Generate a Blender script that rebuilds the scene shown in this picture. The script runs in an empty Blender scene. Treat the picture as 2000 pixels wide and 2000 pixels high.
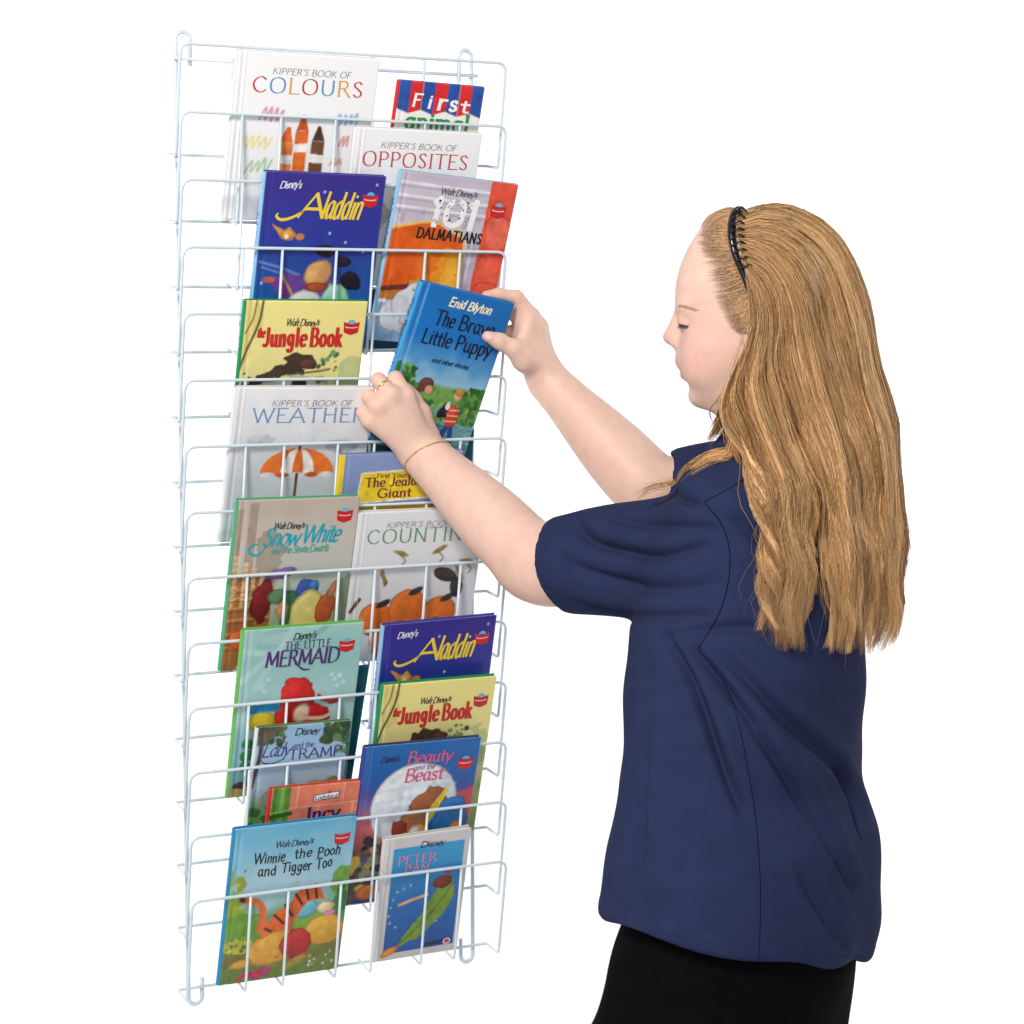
import bpy, bmesh, math, random
import numpy as np
from mathutils import Vector, Matrix
from mathutils.bvhtree import BVHTree

rng = np.random.default_rng(7)
random.seed(7)
SC = bpy.context.scene
COLL = SC.collection

# ------------------------------------------------------------------ camera
FPX, PITCH, CAMZ = 4211.7, 0.0889, 1.45          # focal length in photo pixels (of 2000), pitch down, height
cam_d = bpy.data.cameras.new("camera")
cam = bpy.data.objects.new("camera", cam_d)
COLL.objects.link(cam)
cam.location = (0, 0, CAMZ)
cam.rotation_euler = (math.pi / 2 - PITCH, 0, 0)
cam_d.sensor_width = 36.0
cam_d.lens = FPX / 2000 * 36.0
cam_d.clip_start, cam_d.clip_end = 0.05, 200
SC.camera = cam

# ------------------------------------------------------------------ light: even white studio + two soft lamps
world = bpy.data.worlds.new("World")
SC.world = world
world.use_nodes = True
bg = world.node_tree.nodes["Background"]
bg.inputs[0].default_value = (0.94, 0.98, 1.06, 1)
bg.inputs[1].default_value = 0.38

def area(name, loc, target, size, power, color):
    d = bpy.data.lights.new(name, 'AREA')
    d.shape = 'DISK'
    d.size, d.energy, d.color = size, power, color
    o = bpy.data.objects.new(name, d)
    COLL.objects.link(o)
    o.location = loc
    o.rotation_euler = (Vector(target) - Vector(loc)).to_track_quat('-Z', 'Y').to_euler()
    return o
area("key_lamp", (-1.0, 0.5, 3.0), (-0.1, 3.0, 1.30), 0.8, 106, (1.0, 0.955, 0.90))
area("flash_lamp", (0.15, 0.0, 1.75), (-0.15, 3.0, 1.4), 0.25, 20, (1.0, 0.97, 0.94))
# two lamps outside the picture wash the white backdrop
for sx in (-1, 1):
    area("backdrop_lamp", (sx * 2.6, 4.3, 1.6), (sx * 0.45, 6.0, 1.25), 1.2, 58, (1.0, 1.0, 1.0))

SC.view_settings.view_transform = 'Standard'
SC.view_settings.look = 'None'
SC.view_settings.exposure = 0.0
SC.view_settings.gamma = 1.0

# ------------------------------------------------------------------ pixel geometry
CP, SP = math.cos(PITCH), math.sin(PITCH)
def P(px, py, d):
    """world point seen at photo pixel (px,py), d metres along the camera axis"""
    x, up = d * (px - 1000) / FPX, d * (1000 - py) / FPX
    return np.array([x, d * CP + up * SP, CAMZ - d * SP + up * CP])
def ray(px, py):
    v = P(px, py, 1.0) - np.array([0, 0, CAMZ])
    return v / np.linalg.norm(v)
CAM = np.array([0, 0, CAMZ])

# ------------------------------------------------------------------ scene helpers
def link(o, parent=None):
    COLL.objects.link(o)
    if parent is not None:
        o.parent = parent
    return o
def empty(name, loc, label=None, cat=None, group=None, mat=None):
    o = bpy.data.objects.new(name, None)
    o.empty_display_size = 0.05
    COLL.objects.link(o)
    if mat is not None: o.matrix_world = mat
    else: o.location = loc
    if label: o["label"] = label
    if cat: o["category"] = cat
    if group: o["group"] = group
    return o
def mesh_np(name, V, F, mat=None, smooth=True, cols=None, parent=None):
    """V (n,3); F list/array of faces (quads or tris)"""
    me = bpy.data.meshes.new(name)
    V = np.asarray(V, dtype=np.float32)
    if isinstance(F, np.ndarray):
        n, k = F.shape
        me.vertices.add(len(V)); me.vertices.foreach_set("co", V.ravel())
        me.loops.add(n * k); me.loops.foreach_set("vertex_index", F.astype(np.int32).ravel())
        me.polygons.add(n)
        me.polygons.foreach_set("loop_start", np.arange(0, n * k, k, dtype=np.int32))
        me.polygons.foreach_set("loop_total", np.full(n, k, dtype=np.int32))
        me.update(calc_edges=True)
        me.validate()
    else:
        me.from_pydata([tuple(map(float, v)) for v in V], [], F)
        me.update()
    if smooth:
        me.polygons.foreach_set("use_smooth", np.ones(len(me.polygons), dtype=bool))
    if cols is not None:
        a = me.color_attributes.new("Col", 'FLOAT_COLOR', 'POINT')
        c = np.ones((len(V), 4), dtype=np.float32); c[:, :3] = cols
        a.data.foreach_set("color", c.ravel())
    if mat: me.materials.append(mat)
    o = bpy.data.objects.new(name, me)
    return link(o, parent)

def lin(c):
    c = np.asarray(c, float) / 255.0
    return np.where(c <= 0.04045, c / 12.92, ((c + 0.055) / 1.055) ** 2.4)
KALB = 0.80                                        # picture colour -> surface colour under this light
def A(r, g, b):
    return lin((r, g, b)) * KALB

def material(name, base=None, attr=False, rough=0.5, noise=None, bump=None, sss=0.0, coat=0.0, spec=0.5, metallic=0.0, sheen=0.0):
    m = bpy.data.materials.new(name)
    m.use_nodes = True
    nt = m.node_tree
    b = nt.nodes["Principled BSDF"]
    b.inputs["Roughness"].default_value = rough
    b.inputs["Specular IOR Level"].default_value = spec
    b.inputs["Metallic"].default_value = metallic
    b.inputs["Coat Weight"].default_value = coat
    b.inputs["Sheen Weight"].default_value = sheen
    tc = nt.nodes.new("ShaderNodeTexCoord")
    if attr:
        c = nt.nodes.new("ShaderNodeAttribute"); c.attribute_name = "Col"
        src = c.outputs["Color"]
    else:
        c = nt.nodes.new("ShaderNodeRGB"); c.outputs[0].default_value = (*base, 1)
        src = c.outputs[0]
    if noise:
        sc, amt = noise
        n = nt.nodes.new("ShaderNodeTexNoise"); n.inputs["Scale"].default_value = sc; n.inputs["Detail"].default_value = 5
        nt.links.new(tc.outputs["Object"], n.inputs["Vector"])
        mr = nt.nodes.new("ShaderNodeMapRange"); mr.inputs[1].default_value = 0.25; mr.inputs[2].default_value = 0.75
        mr.inputs[3].default_value = 1 - amt; mr.inputs[4].default_value = 1 + amt
        nt.links.new(n.outputs["Fac"], mr.inputs[0])
        mx = nt.nodes.new("ShaderNodeVectorMath"); mx.operation = 'SCALE'
        nt.links.new(src, mx.inputs[0]); nt.links.new(mr.outputs[0], mx.inputs["Scale"])
        src = mx.outputs[0]
    nt.links.new(src, b.inputs["Base Color"])
    if bump:
        sc, st = bump
        n = nt.nodes.new("ShaderNodeTexNoise"); n.inputs["Scale"].default_value = sc; n.inputs["Detail"].default_value = 3
        nt.links.new(tc.outputs["Object"], n.inputs["Vector"])
        bp = nt.nodes.new("ShaderNodeBump"); bp.inputs["Strength"].default_value = st; bp.inputs["Distance"].default_value = 0.001
        nt.links.new(n.outputs["Fac"], bp.inputs["Height"])
        nt.links.new(bp.outputs[0], b.inputs["Normal"])
    if sss:
        b.inputs["Subsurface Weight"].default_value = sss
        b.inputs["Subsurface Radius"].default_value = (0.012, 0.005, 0.003)
        b.inputs["Subsurface Scale"].default_value = 0.6
    return m

M_backdrop = material("white_paper", base=(0.88, 0.88, 0.88), rough=0.95, spec=0.1)
M_wire = material("white_coated_wire", base=(0.55, 0.63, 0.68), rough=0.32, noise=(60, 0.03), coat=0.2)
M_print = material("printed_board", attr=True, rough=0.36, noise=(900, 0.05), coat=0.12, spec=.35)
M_ink = material("printed_ink", attr=True, rough=0.4, noise=(700, 0.06))
M_page = material("page_edges", base=A(236, 232, 222), rough=0.8, noise=(300, 0.06))

# ------------------------------------------------------------------ white paper backdrop: a wall sheet that sweeps forward into the floor
bd = [(6.0, 4.2), (6.0, 3.0), (6.0, 2.0), (6.0, 1.2), (6.0, .5)] + [(6.0 - .5 * (1 - math.cos(a)), .5 - .5 * math.sin(a)) for a in np.linspace(0, math.pi / 2, 10)[1:]] + [(4.5, 0), (3.5, 0), (2.0, 0)]
BX = np.linspace(-4.5, 4.5, 10)
bV = np.array([(x, y, z - .004) for y, z in bd for x in BX]); nb = len(BX)
bF = np.array([(i * nb + j, i * nb + j + 1, (i + 1) * nb + j + 1, (i + 1) * nb + j) for i in range(len(bd) - 1) for j in range(nb - 1)])
backdrop = mesh_np("backdrop", bV, bF, M_backdrop, True)
backdrop["kind"] = "structure"

# ------------------------------------------------------------------ tubes
def fillet(pts, rad, seg=5, closed=False):
    pts = [np.asarray(p, float) for p in pts]
    n = len(pts); out = []
    for i, p in enumerate(pts):
        if not closed and i in (0, n - 1):
            out.append(p); continue
        a, b = pts[(i - 1) % n], pts[(i + 1) % n]
        r = rad[i] if isinstance(rad, (list, tuple)) else rad
        da, db = a - p, b - p
        la, lb = np.linalg.norm(da), np.linalg.norm(db)
        r = min(r, la * .45, lb * .45)
        s, e = p + da / la * r, p + db / lb * r
        for t in np.linspace(0, 1, seg + 1):
            out.append((1 - t) ** 2 * s + 2 * t * (1 - t) * p + t * t * e)
    return np.array(out)
def tube(path, r, sides=8, closed=False, caps=True):
    path = np.asarray(path, float); n = len(path)
    rr = np.broadcast_to(np.asarray(r, float), (n,))
    if closed: T = np.roll(path, -1, 0) - np.roll(path, 1, 0)
    else: T = np.gradient(path, axis=0)
    T /= np.linalg.norm(T, axis=1, keepdims=True) + 1e-12
    up = np.array([0.31, 0.17, 0.93]); N = np.cross(T[0], up); N /= np.linalg.norm(N)
    V = []; ang = np.linspace(0, 2 * np.pi, sides, endpoint=False)
    for i in range(n):
        N = N - T[i] * np.dot(N, T[i]); N /= np.linalg.norm(N); B = np.cross(T[i], N)
        V.append(path[i] + rr[i] * (np.cos(ang)[:, None] * N + np.sin(ang)[:, None] * B))
    V = np.concatenate(V); F = []
    for i in range(n if closed else n - 1):
        j = (i + 1) % n
        for k in range(sides):
            l = (k + 1) % sides
            F.append((i * sides + k, i * sides + l, j * sides + l, j * sides + k))
    if caps and not closed:
        F.append(tuple(range(sides))[::-1]); F.append(tuple(range((n - 1) * sides, n * sides)))
    return V, F
def crom(pts, n=8, closed=False):
    """Catmull-Rom through points"""
    p = np.asarray(pts, float)
    if closed: q = np.vstack([p[-1], p, p[0], p[1]])
    else: q = np.vstack([2 * p[0] - p[1], p, 2 * p[-1] - p[-2]])
    out = []
    t = np.linspace(0, 1, n, endpoint=False)[:, None]
    for i in range(len(q) - 3):
        a, b, c, d = q[i], q[i + 1], q[i + 2], q[i + 3]
        out.append(.5 * (2 * b + (c - a) * t + (2 * a - 5 * b + 4 * c - d) * t ** 2 + (3 * b - a - 3 * c + d) * t ** 3))
    if not closed: out.append(p[-1:])
    return np.vstack(out)

# ------------------------------------------------------------------ the wire rack
YAW = 0.488
RO = np.array([-0.4989, 3.1441, CAMZ - 0.9972])
RU = np.array([math.cos(YAW), math.sin(YAW), 0])
RV = np.array([math.sin(YAW), -math.cos(YAW), 0])
RZ = np.array([0, 0, 1.0])
RW, D0, D1, DROP, RH, RS = 0.5186, 0.041, 0.0686, 0.0051, 0.1504, 0.095
WR = 0.0024
def RK(u, v, z): return RO + u * RU + v * RV + z * RZ
def tier_z(k): return (14 - k) * RS
# RU x RV = -z : the local frame is left-handed in (u,v,z); keep the empty a pure rotation with v -> -y
RM = Matrix(((RU[0], -RV[0], 0, RO[0]), (RU[1], -RV[1], 0, RO[1]), (0, 0, 1, RO[2]), (0, 0, 0, 1)))
rack = empty("book_rack", None, "tall white wire display rack with fourteen overlapping pockets and wall hanging loops", "book rack", mat=RM)
def L(u, v, z): return np.array([u, -v, z])        # rack local coordinates
def wire(name, paths_r, parent, mat=M_wire, sides=8):
    Vs, Fs, off = [], [], 0
    for path, r, closed in paths_r:
        V, F = tube(path, r, sides, closed)
        Vs.append(V); Fs += [tuple(i + off for i in f) for f in F]; off += len(V)
    return mesh_np(name, np.vstack(Vs), Fs, mat, True, None, parent)
UR = 0.0035
UL, UX = 0.0185, 0.4964
for u0, s in ((UL, 1), (UX, -1)):
    ztop, zbot = 13 * RS + RH + 0.026, -0.027
    w = 0.0215
    vb = -UR - WR
    path = [L(u0 + s * w, vb, 13 * RS + RH - 0.022)] + [L(u0 + s * w, vb, ztop - w / 2)]
    for a in np.linspace(0, np.pi, 9)[1:-1]:
        path.append(L(u0 + s * (w / 2 + w / 2 * math.cos(a)), vb, ztop - w / 2 + w / 2 * math.sin(a)))
    path += [L(u0, vb, ztop - w / 2)] + [L(u0, vb, z) for z in np.linspace(1.2, 0.1, 8)] + [L(u0, vb, zbot + w / 2)]
    for a in np.linspace(0, np.pi, 9)[1:-1]:
        path.append(L(u0 + s * (w / 2 - w / 2 * math.cos(a)), vb, zbot + w / 2 - w / 2 * math.sin(a)))
    path += [L(u0 + s * w, vb, zbot + w / 2), L(u0 + s * w, vb, 0.012)]
    wire("upright", [(np.array(path), UR, False)], rack, sides=10)
wire("top_crossbar", [(np.array([L(UL - 0.004, 0, 13 * RS + RH - 0.013), L(UX + 0.008, 0, 13 * RS + RH - 0.013)]), 0.0026, False)], rack)
loop = fillet([L(0, 0, 0), L(0, D0, -DROP), L(0, D1, RH), L(RW, D1, RH), L(RW, D0, -DROP), L(RW, 0, 0)], [.004, .006, .016, .016, .006, .004], 6, True)
tray0 = None; rung_me = None
def rod_u(px):
    lo, hi = 0.0, RW
    for _ in range(40):
        m = (lo + hi) / 2; q = RK(m, D1, RH); v = q - CAM
        d = v[1] * CP - v[2] * SP
        if 1000 + FPX * v[0] / d < px: lo = m
        else: hi = m
    return (lo + hi) / 2
RUNG_U = [rod_u(x) for x in (490.2, 564, 666.8, 736.7, 835.7, 901.7)]
for k in range(1, 15):
    if tray0 is None:
        t = wire("pocket_wire", [(loop, WR, True)], rack); tray0 = t
        rp = fillet([L(0, -0.002, 2 * WR), L(0, D0, -DROP), L(0, D1 - .0005, RH - .001)], .007, 5)
    else:
        t = tray0.copy(); link(t, rack)
    t.location = (0, 0, tier_z(k))
    for u in RUNG_U:
        if rung_me is None:
            r = wire("rung", [(rp, 0.0021, False)], t); rung_me = r
        else:
            r = rung_me.copy(); link(r, t)
        r.location = (u, 0, 0)
# ------------------------------------------------------------------ a pen-stroke alphabet for the printed lettering
# capital height 1, x-height .64; '~' marks a curved stroke; every stroke is a run of x,y points
GL = {
'A': (.84, "0,0 .42,1 .84,0|.16,.36 .68,.36"), 'B': (.68, ".1,0 .1,1|~.1,1 .42,.98 .56,.77 .42,.55 .1,.53|~.1,.53 .46,.52 .66,.27 .46,.02 .1,0"),
'C': (.8, "~.74,.84 .5,1 .2,.86 .06,.5 .2,.14 .5,0 .76,.17"), 'D': (.84, ".1,0 .1,1|~.1,1 .42,.98 .72,.82 .8,.5 .72,.18 .42,.02 .1,0"),
'E': (.62, ".1,0 .1,1|.1,1 .56,1|.1,.53 .48,.53|.1,0 .6,0"), 'F': (.58, ".1,0 .1,1|.1,1 .56,1|.1,.53 .46,.53"),
'G': (.86, "~.76,.84 .5,1 .2,.86 .06,.5 .2,.14 .5,0 .78,.14|.78,.12 .78,.44|.58,.44 .8,.44"), 'H': (.8, ".1,0 .1,1|.7,0 .7,1|.1,.53 .7,.53"),
'I': (.26, ".13,0 .13,1"), 'J': (.46, "~.36,1 .36,.5 .35,.2 .22,0 .02,.08"), 'K': (.74, ".1,0 .1,1|.64,1 .12,.48|.26,.6 .72,0"),
'L': (.58, ".1,0 .1,1|.1,0 .56,0"), 'M': (.98, ".08,0 .14,1|.14,1 .48,.15|.48,.15 .82,1|.82,1 .9,0"), 'N': (.82, ".1,0 .1,1|.1,1 .72,0|.72,0 .72,1"),
'O': (.92, "~~.46,1 .16,.87 .06,.5 .16,.13 .46,0 .76,.13 .86,.5 .76,.87"), 'P': (.64, ".1,0 .1,1|~.1,1 .44,.98 .6,.74 .44,.5 .1,.48"),
'R': (.72, ".1,0 .1,1|~.1,1 .42,.98 .56,.76 .42,.54 .1,.52|.34,.53 .7,0"), 'S': (.58, "~.5,.86 .32,1 .12,.9 .1,.72 .3,.52 .48,.32 .46,.1 .26,0 .06,.14"),
'T': (.74, ".37,0 .37,1|.02,1 .72,1"), 'U': (.8, "~.1,1 .1,.35 .2,.08 .4,0 .6,.08 .7,.35 .7,1"), 'W': (1.16, "0,1 .3,0|.3,0 .56,.95|.56,.95 .86,0|.86,0 1.16,1"),
'Y': (.74, "0,1 .37,.48|.74,1 .37,.48|.37,.48 .37,0"), 'V': (.8, "0,1 .4,0|.4,0 .8,1"), '1': (.36, ".2,0 .2,1|.2,1 .06,.86"), '0': (.72, "~~.36,1 .12,.85 .05,.5 .12,.15 .36,0 .6,.15 .67,.5 .6,.85"),
'a': (.54, "~.42,.58 .24,.64 .08,.5 .06,.24 .16,.02 .3,.04 .42,.24|.43,.62 .42,.1 .52,0"), 'b': (.54, ".08,1 .08,.02|~.08,.4 .22,.62 .4,.58 .48,.34 .4,.06 .22,0 .08,.1"),
'c': (.46, "~.42,.52 .28,.64 .1,.54 .05,.3 .12,.06 .28,0 .43,.1"), 'd': (.56, ".44,1 .44,0|~.44,.5 .28,.64 .1,.54 .06,.28 .14,.04 .28,0 .44,.18"),
'e': (.5, "~.07,.34 .44,.38 .4,.58 .26,.64 .1,.54 .05,.3 .12,.06 .28,0 .44,.1"), 'f': (.34, "~.36,.94 .26,1 .16,.88 .15,.6 .15,0|.02,.62 .32,.62"),
'g': (.54, "~.42,.56 .26,.64 .1,.54 .07,.32 .16,.1 .3,.1 .42,.3|~.43,.62 .43,0 .36,-.26 .18,-.3 .06,-.18"), 'h': (.54, ".08,0 .08,1|~.08,.42 .2,.62 .36,.62 .43,.48 .43,0"),
'i': (.22, ".11,0 .11,.62|.11,.84 .13,.88"), 'j': (.24, "~.14,.62 .14,0 .08,-.26 -.06,-.28|.14,.84 .16,.88"), 'k': (.5, ".08,0 .08,1|.42,.62 .1,.28|.2,.38 .48,0"), 'l': (.22, ".11,0 .11,1"),
'm': (.84, ".08,0 .08,.62|~.08,.42 .18,.62 .32,.62 .39,.48 .39,0|~.39,.42 .5,.62 .64,.62 .72,.48 .72,0"), 'n': (.54, ".08,0 .08,.62|~.08,.42 .2,.62 .36,.62 .43,.48 .43,0"),
'o': (.54, "~~.27,.64 .11,.55 .05,.32 .11,.09 .27,0 .43,.09 .49,.32 .43,.55"), 'p': (.54, ".08,-.34 .08,.62|~.08,.44 .22,.64 .4,.58 .48,.34 .4,.06 .22,0 .08,.12"),
'r': (.38, ".08,0 .08,.62|~.08,.4 .18,.6 .36,.6"), 's': (.42, "~.36,.54 .22,.64 .08,.54 .12,.38 .3,.28 .35,.1 .2,0 .05,.1"), 't': (.34, "~.15,.86 .15,.2 .2,.03 .33,.04|.02,.62 .31,.62"),
'u': (.54, "~.08,.62 .08,.2 .16,.02 .32,.04 .43,.22|.43,.62 .43,.06 .52,0"), 'v': (.48, "0,.62 .24,0|.24,0 .48,.62"), 'w': (.74, "0,.62 .18,0|.18,0 .37,.56|.37,.56 .56,0|.56,0 .74,.62"),
'y': (.5, "0,.62 .24,.04|.5,.62 .24,.04 .1,-.3"), "'": (.16, ".1,1 .06,.8"),
'q': (.5, ""), ' ': (.3, ""),
}
def glyph_strokes(ch):
    w, s = GL[ch]; out = []
    for st in s.split('|'):
        if not st: continue
        closed = st.startswith('~~'); curved = st.startswith('~')
        p = np.array([tuple(map(float, q.split(','))) for q in st.lstrip('~').split()])
        if closed: p = crom(p, 6, True); p = np.vstack([p, p[:2]])
        elif curved: p = crom(p, 6)
        out.append((p, curved))
    return w, out
class Ink:
    """collects lettering ribbons in cover coordinates (metres), then becomes one mesh"""
    def __init__(s): s.V = []; s.F = []; s.C = []; s.n = 0; s.lift = 0.00035
    def ribbon(s, p, wid, col):
        p = np.asarray(p, float); n = len(p)
        if n < 2: return
        T = np.gradient(p, axis=0); T /= np.linalg.norm(T, axis=1, keepdims=True) + 1e-12
        N = np.stack([-T[:, 1], T[:, 0]], 1)
        wid = np.broadcast_to(np.asarray(wid, float), (n,))[:, None]
        a, b = p + N * wid / 2, p - N * wid / 2
        s.lift += 6e-6
        z = np.full((n, 1), s.lift)
        s.V.append(np.hstack([a, z])); s.V.append(np.hstack([b, z]))
        s.C.append(np.tile(col, (2 * n, 1)))
        for i in range(n - 1): s.F.append((s.n + n + i, s.n + n + i + 1, s.n + i + 1, s.n + i))
        s.n += 2 * n
    def poly(s, p, col):
        p = np.asarray(p, float); s.lift += 6e-6
        s.V.append(np.hstack([p, np.full((len(p), 1), s.lift)])); s.C.append(np.tile(col, (len(p), 1)))
        area2 = np.sum(p[:, 0] * np.roll(p[:, 1], -1) - np.roll(p[:, 0], -1) * p[:, 1])
        idx = tuple(range(s.n, s.n + len(p)))
        s.F.append(idx if area2 > 0 else idx[::-1]); s.n += len(p)
    def text(s, string, x0, x1, yb, cap, cols, thick=.13, thin=.05, nib=30, slant=0.0, serif=0.0, track=.06, rise=0.0, jit=0.0, bounce=None, rotate=0.0):
        """string set from x0 to x1 (metres) on baseline yb, capital height cap (metres)"""
        adv = []; x = 0
        for ch in string:
            w = GL[ch][0]; adv.append(x); x += w + track
        total = max(x - track, 1e-3)
        sx = (x1 - x0) / total
        if not isinstance(cols, list): cols = [cols]
        lr = random.Random(string)
        ci = 0
        for ch, ax in zip(string, adv):
            if ch == ' ': continue
            col = cols[ci % len(cols)]; ci += 1
            w, strokes = glyph_strokes(ch)
            dy = lr.uniform(-jit, jit) * cap; ds = lr.uniform(-jit, jit) * .6; sc = 1 + lr.uniform(-jit, jit)
            if bounce: dy += bounce * cap * math.sin(ax * 2.2)
            yb2 = yb + rise * (ax / total) + dy
            def tf(p):
                q = np.empty_like(p)
                q[:, 0] = x0 + (ax + p[:, 0]) * sx + (slant + ds) * p[:, 1] * cap
                q[:, 1] = yb2 + p[:, 1] * cap * sc
                return q
            for p, curved in strokes:
                q = tf(p)
                if not curved and len(q) == 2: q = np.linspace(q[0], q[1], 3)
                elif not curved:
                    for i in range(len(q) - 1): s._st(np.linspace(q[i], q[i + 1], 3), cap, thick, thin, nib, col)
                    if serif: s._serif(p, tf, cap, serif, thin, col)
                    continue
                s._st(q, cap, thick, thin, nib, col)
                if serif: s._serif(p[[0, -1]] if curved else p, tf, cap, serif, thin, col, curved)
    def _st(s, q, cap, thick, thin, nib, col):
        T = np.gradient(q, axis=0); ang = np.arctan2(T[:, 1], T[:, 0])
        wid = cap * (thin + (thick - thin) * np.abs(np.sin(ang - math.radians(nib))))
        d0 = q[0] - q[1]; d1 = q[-1] - q[-2]
        q = q.copy(); e = cap * thin * .5
        q[0] = q[0] + d0 / (np.linalg.norm(d0) + 1e-9) * e; q[-1] = q[-1] + d1 / (np.linalg.norm(d1) + 1e-9) * e
        s.ribbon(q, wid, col)
    def _serif(s, p, tf, cap, serif, thin, col, curved=False):
        for e in (p[0], p[-1]):
            if min(abs(e[1] - v) for v in (0, 1, .62, -.34)) < .03 and not curved:
                a = tf(np.array([[e[0], e[1]]]))[0]
                s.ribbon(np.array([a - [serif * cap, 0], a, a + [serif * cap, 0]]), cap * thin * 1.2, col)
    def build(s, name, parent):
        if not s.V: return None
        return mesh_np(name, np.vstack(s.V), s.F, M_ink, False, np.vstack(s.C), parent)

# ------------------------------------------------------------------ painted cover boards
def smooth_noise(ny, nx, cell, r):
    gy, gx = max(2, int(ny / cell) + 2), max(2, int(nx / cell) + 2)
    g = r.standard_normal((gy, gx))
    y = np.linspace(0, gy - 1.001, ny); x = np.linspace(0, gx - 1.001, nx)
    y0, x0 = y.astype(int), x.astype(int); fy, fx = (y - y0)[:, None], (x - x0)[None]
    fy = fy * fy * (3 - 2 * fy); fx = fx * fx * (3 - 2 * fx)
    return (g[y0][:, x0] * (1 - fy) * (1 - fx) + g[y0 + 1][:, x0] * fy * (1 - fx) + g[y0][:, x0 + 1] * (1 - fy) * fx + g[y0 + 1][:, x0 + 1] * fy * fx)
class Canvas:
    """colour field over a cover; x 0..1 from the spine, y 0..1 from the top edge"""
    def __init__(s, w, h, seed, cell=.0018):
        s.w, s.h = w, h
        s.nx, s.ny = int(w / cell) + 1, int(h / cell) + 1
        s.r = np.random.default_rng(seed)
        s.x = np.linspace(0, 1, s.nx)[None].repeat(s.ny, 0); s.y = np.linspace(0, 1, s.ny)[:, None].repeat(s.nx, 1)
        s.asp = h / w
        s.c = np.zeros((s.ny, s.nx, 3))
        s.n1 = smooth_noise(s.ny, s.nx, 5, s.r); s.n2 = smooth_noise(s.ny, s.nx, 14, s.r); s.n3 = smooth_noise(s.ny, s.nx, 2.2, s.r)
    def fill(s, *c): s.c[:] = A(*c); return s
    def grad(s, stops, y0=0, y1=1, x0=0, x1=1, wob=.03):
        yy = s.y + wob * s.n2
        ys = [q[0] for q in stops]; cs = np.array([A(*q[1]) for q in stops])
        g = np.stack([np.interp(yy, ys, cs[:, i]) for i in range(3)], -1)
        m = (s.y >= y0) & (s.y <= y1) & (s.x >= x0) & (s.x <= x1)
        s.c[m] = g[m]; return s
    def mix(s, m, col, alpha=1, shade=.10):
        col = np.array(A(*col))[None, None] * (1 + shade * s.n1 + shade * .6 * s.n2)[..., None]
        m = (np.clip(m, 0, 1) * alpha)[..., None]
        s.c = s.c * (1 - m) + np.clip(col, 0, 1) * m; return s
    def blob(s, cx, cy, rx, ry, col, rot=0, rough=.12, alpha=1, soft=1.0, shade=.1):
        a = math.radians(rot); dx = (s.x - cx); dy = (s.y - cy) * s.asp
        X = dx * math.cos(a) + dy * math.sin(a); Y = -dx * math.sin(a) + dy * math.cos(a)
        d = np.hypot(X / rx, Y / (ry * s.asp)) + rough * s.n2 * .5 + rough * .4 * s.n1
        e = soft * .5 / (min(rx, ry * s.asp) * s.nx)
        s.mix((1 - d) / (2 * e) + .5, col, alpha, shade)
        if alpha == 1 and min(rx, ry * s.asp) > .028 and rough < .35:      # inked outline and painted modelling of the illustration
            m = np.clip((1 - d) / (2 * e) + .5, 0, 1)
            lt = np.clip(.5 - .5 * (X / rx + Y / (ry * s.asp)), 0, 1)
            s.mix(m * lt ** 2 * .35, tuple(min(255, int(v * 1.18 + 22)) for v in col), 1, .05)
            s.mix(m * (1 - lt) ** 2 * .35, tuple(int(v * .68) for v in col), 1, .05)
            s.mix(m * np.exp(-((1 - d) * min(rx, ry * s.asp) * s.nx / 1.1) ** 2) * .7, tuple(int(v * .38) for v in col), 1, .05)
        return s
    def poly(s, pts, col, alpha=1, wob=.0025, shade=.1):
        acc = 0; pts = list(pts)
        for ox, oy in ((-.25, -.25), (.25, -.25), (-.25, .25), (.25, .25)):
            X, Y = s.x + wob * s.n2 + ox / s.nx, s.y + wob * s.n1 + oy / s.ny
            m = np.zeros(X.shape, bool)
            for (x0, y0), (x1, y1) in zip(pts, pts[1:] + pts[:1]):
                m ^= ((y0 > Y) != (y1 > Y)) & (X < (x1 - x0) * (Y - y0) / (y1 - y0 + 1e-12) + x0)
            acc = acc + m / 4
        return s.mix(acc, col, alpha, shade)
    def line(s, pts, wid, col, alpha=1, smooth=True, shade=.08):
        p = crom(pts, 8) if smooth and len(pts) > 2 else np.asarray(pts, float)
        d = np.full(s.x.shape, 9.0)
        for a, b in zip(p[:-1], p[1:]):
            ax, ay, bx, by = a[0], a[1] * s.asp, b[0], b[1] * s.asp
            dx, dy = bx - ax, by - ay; t = np.clip(((s.x - ax) * dx + (s.y * s.asp - ay) * dy) / (dx * dx + dy * dy + 1e-12), 0, 1)
            d = np.minimum(d, np.hypot(s.x - ax - t * dx, s.y * s.asp - ay - t * dy))
        return s.mix((wid / 2 - d) * s.nx + .5, col, alpha, shade)
    def scatter(s, n, box, r, cols, rough=.3, alpha=1):
        for _ in range(n):
            x = s.r.uniform(box[0], box[2]); y = s.r.uniform(box[1], box[3]); q = r * s.r.uniform(.5, 1.4)
            s.blob(x, y, q, q / s.asp * s.r.uniform(.6, 1.2), cols[s.r.integers(len(cols))], s.r.uniform(0, 180), rough, alpha)
        return s
    def scribble(s, cx, cy, w, h, col, n=7, wid=.014, tilt=.3):
        pts = []
        for i in range(n):
            x = cx - w / 2 + w * i / (n - 1)
            pts.append((x + (tilt * h if i % 2 else 0), cy + (h / 2 if i % 2 == 0 else -h / 2) * s.r.uniform(.6, 1.1)))
        return s.line(pts, wid, col, .75)

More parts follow.
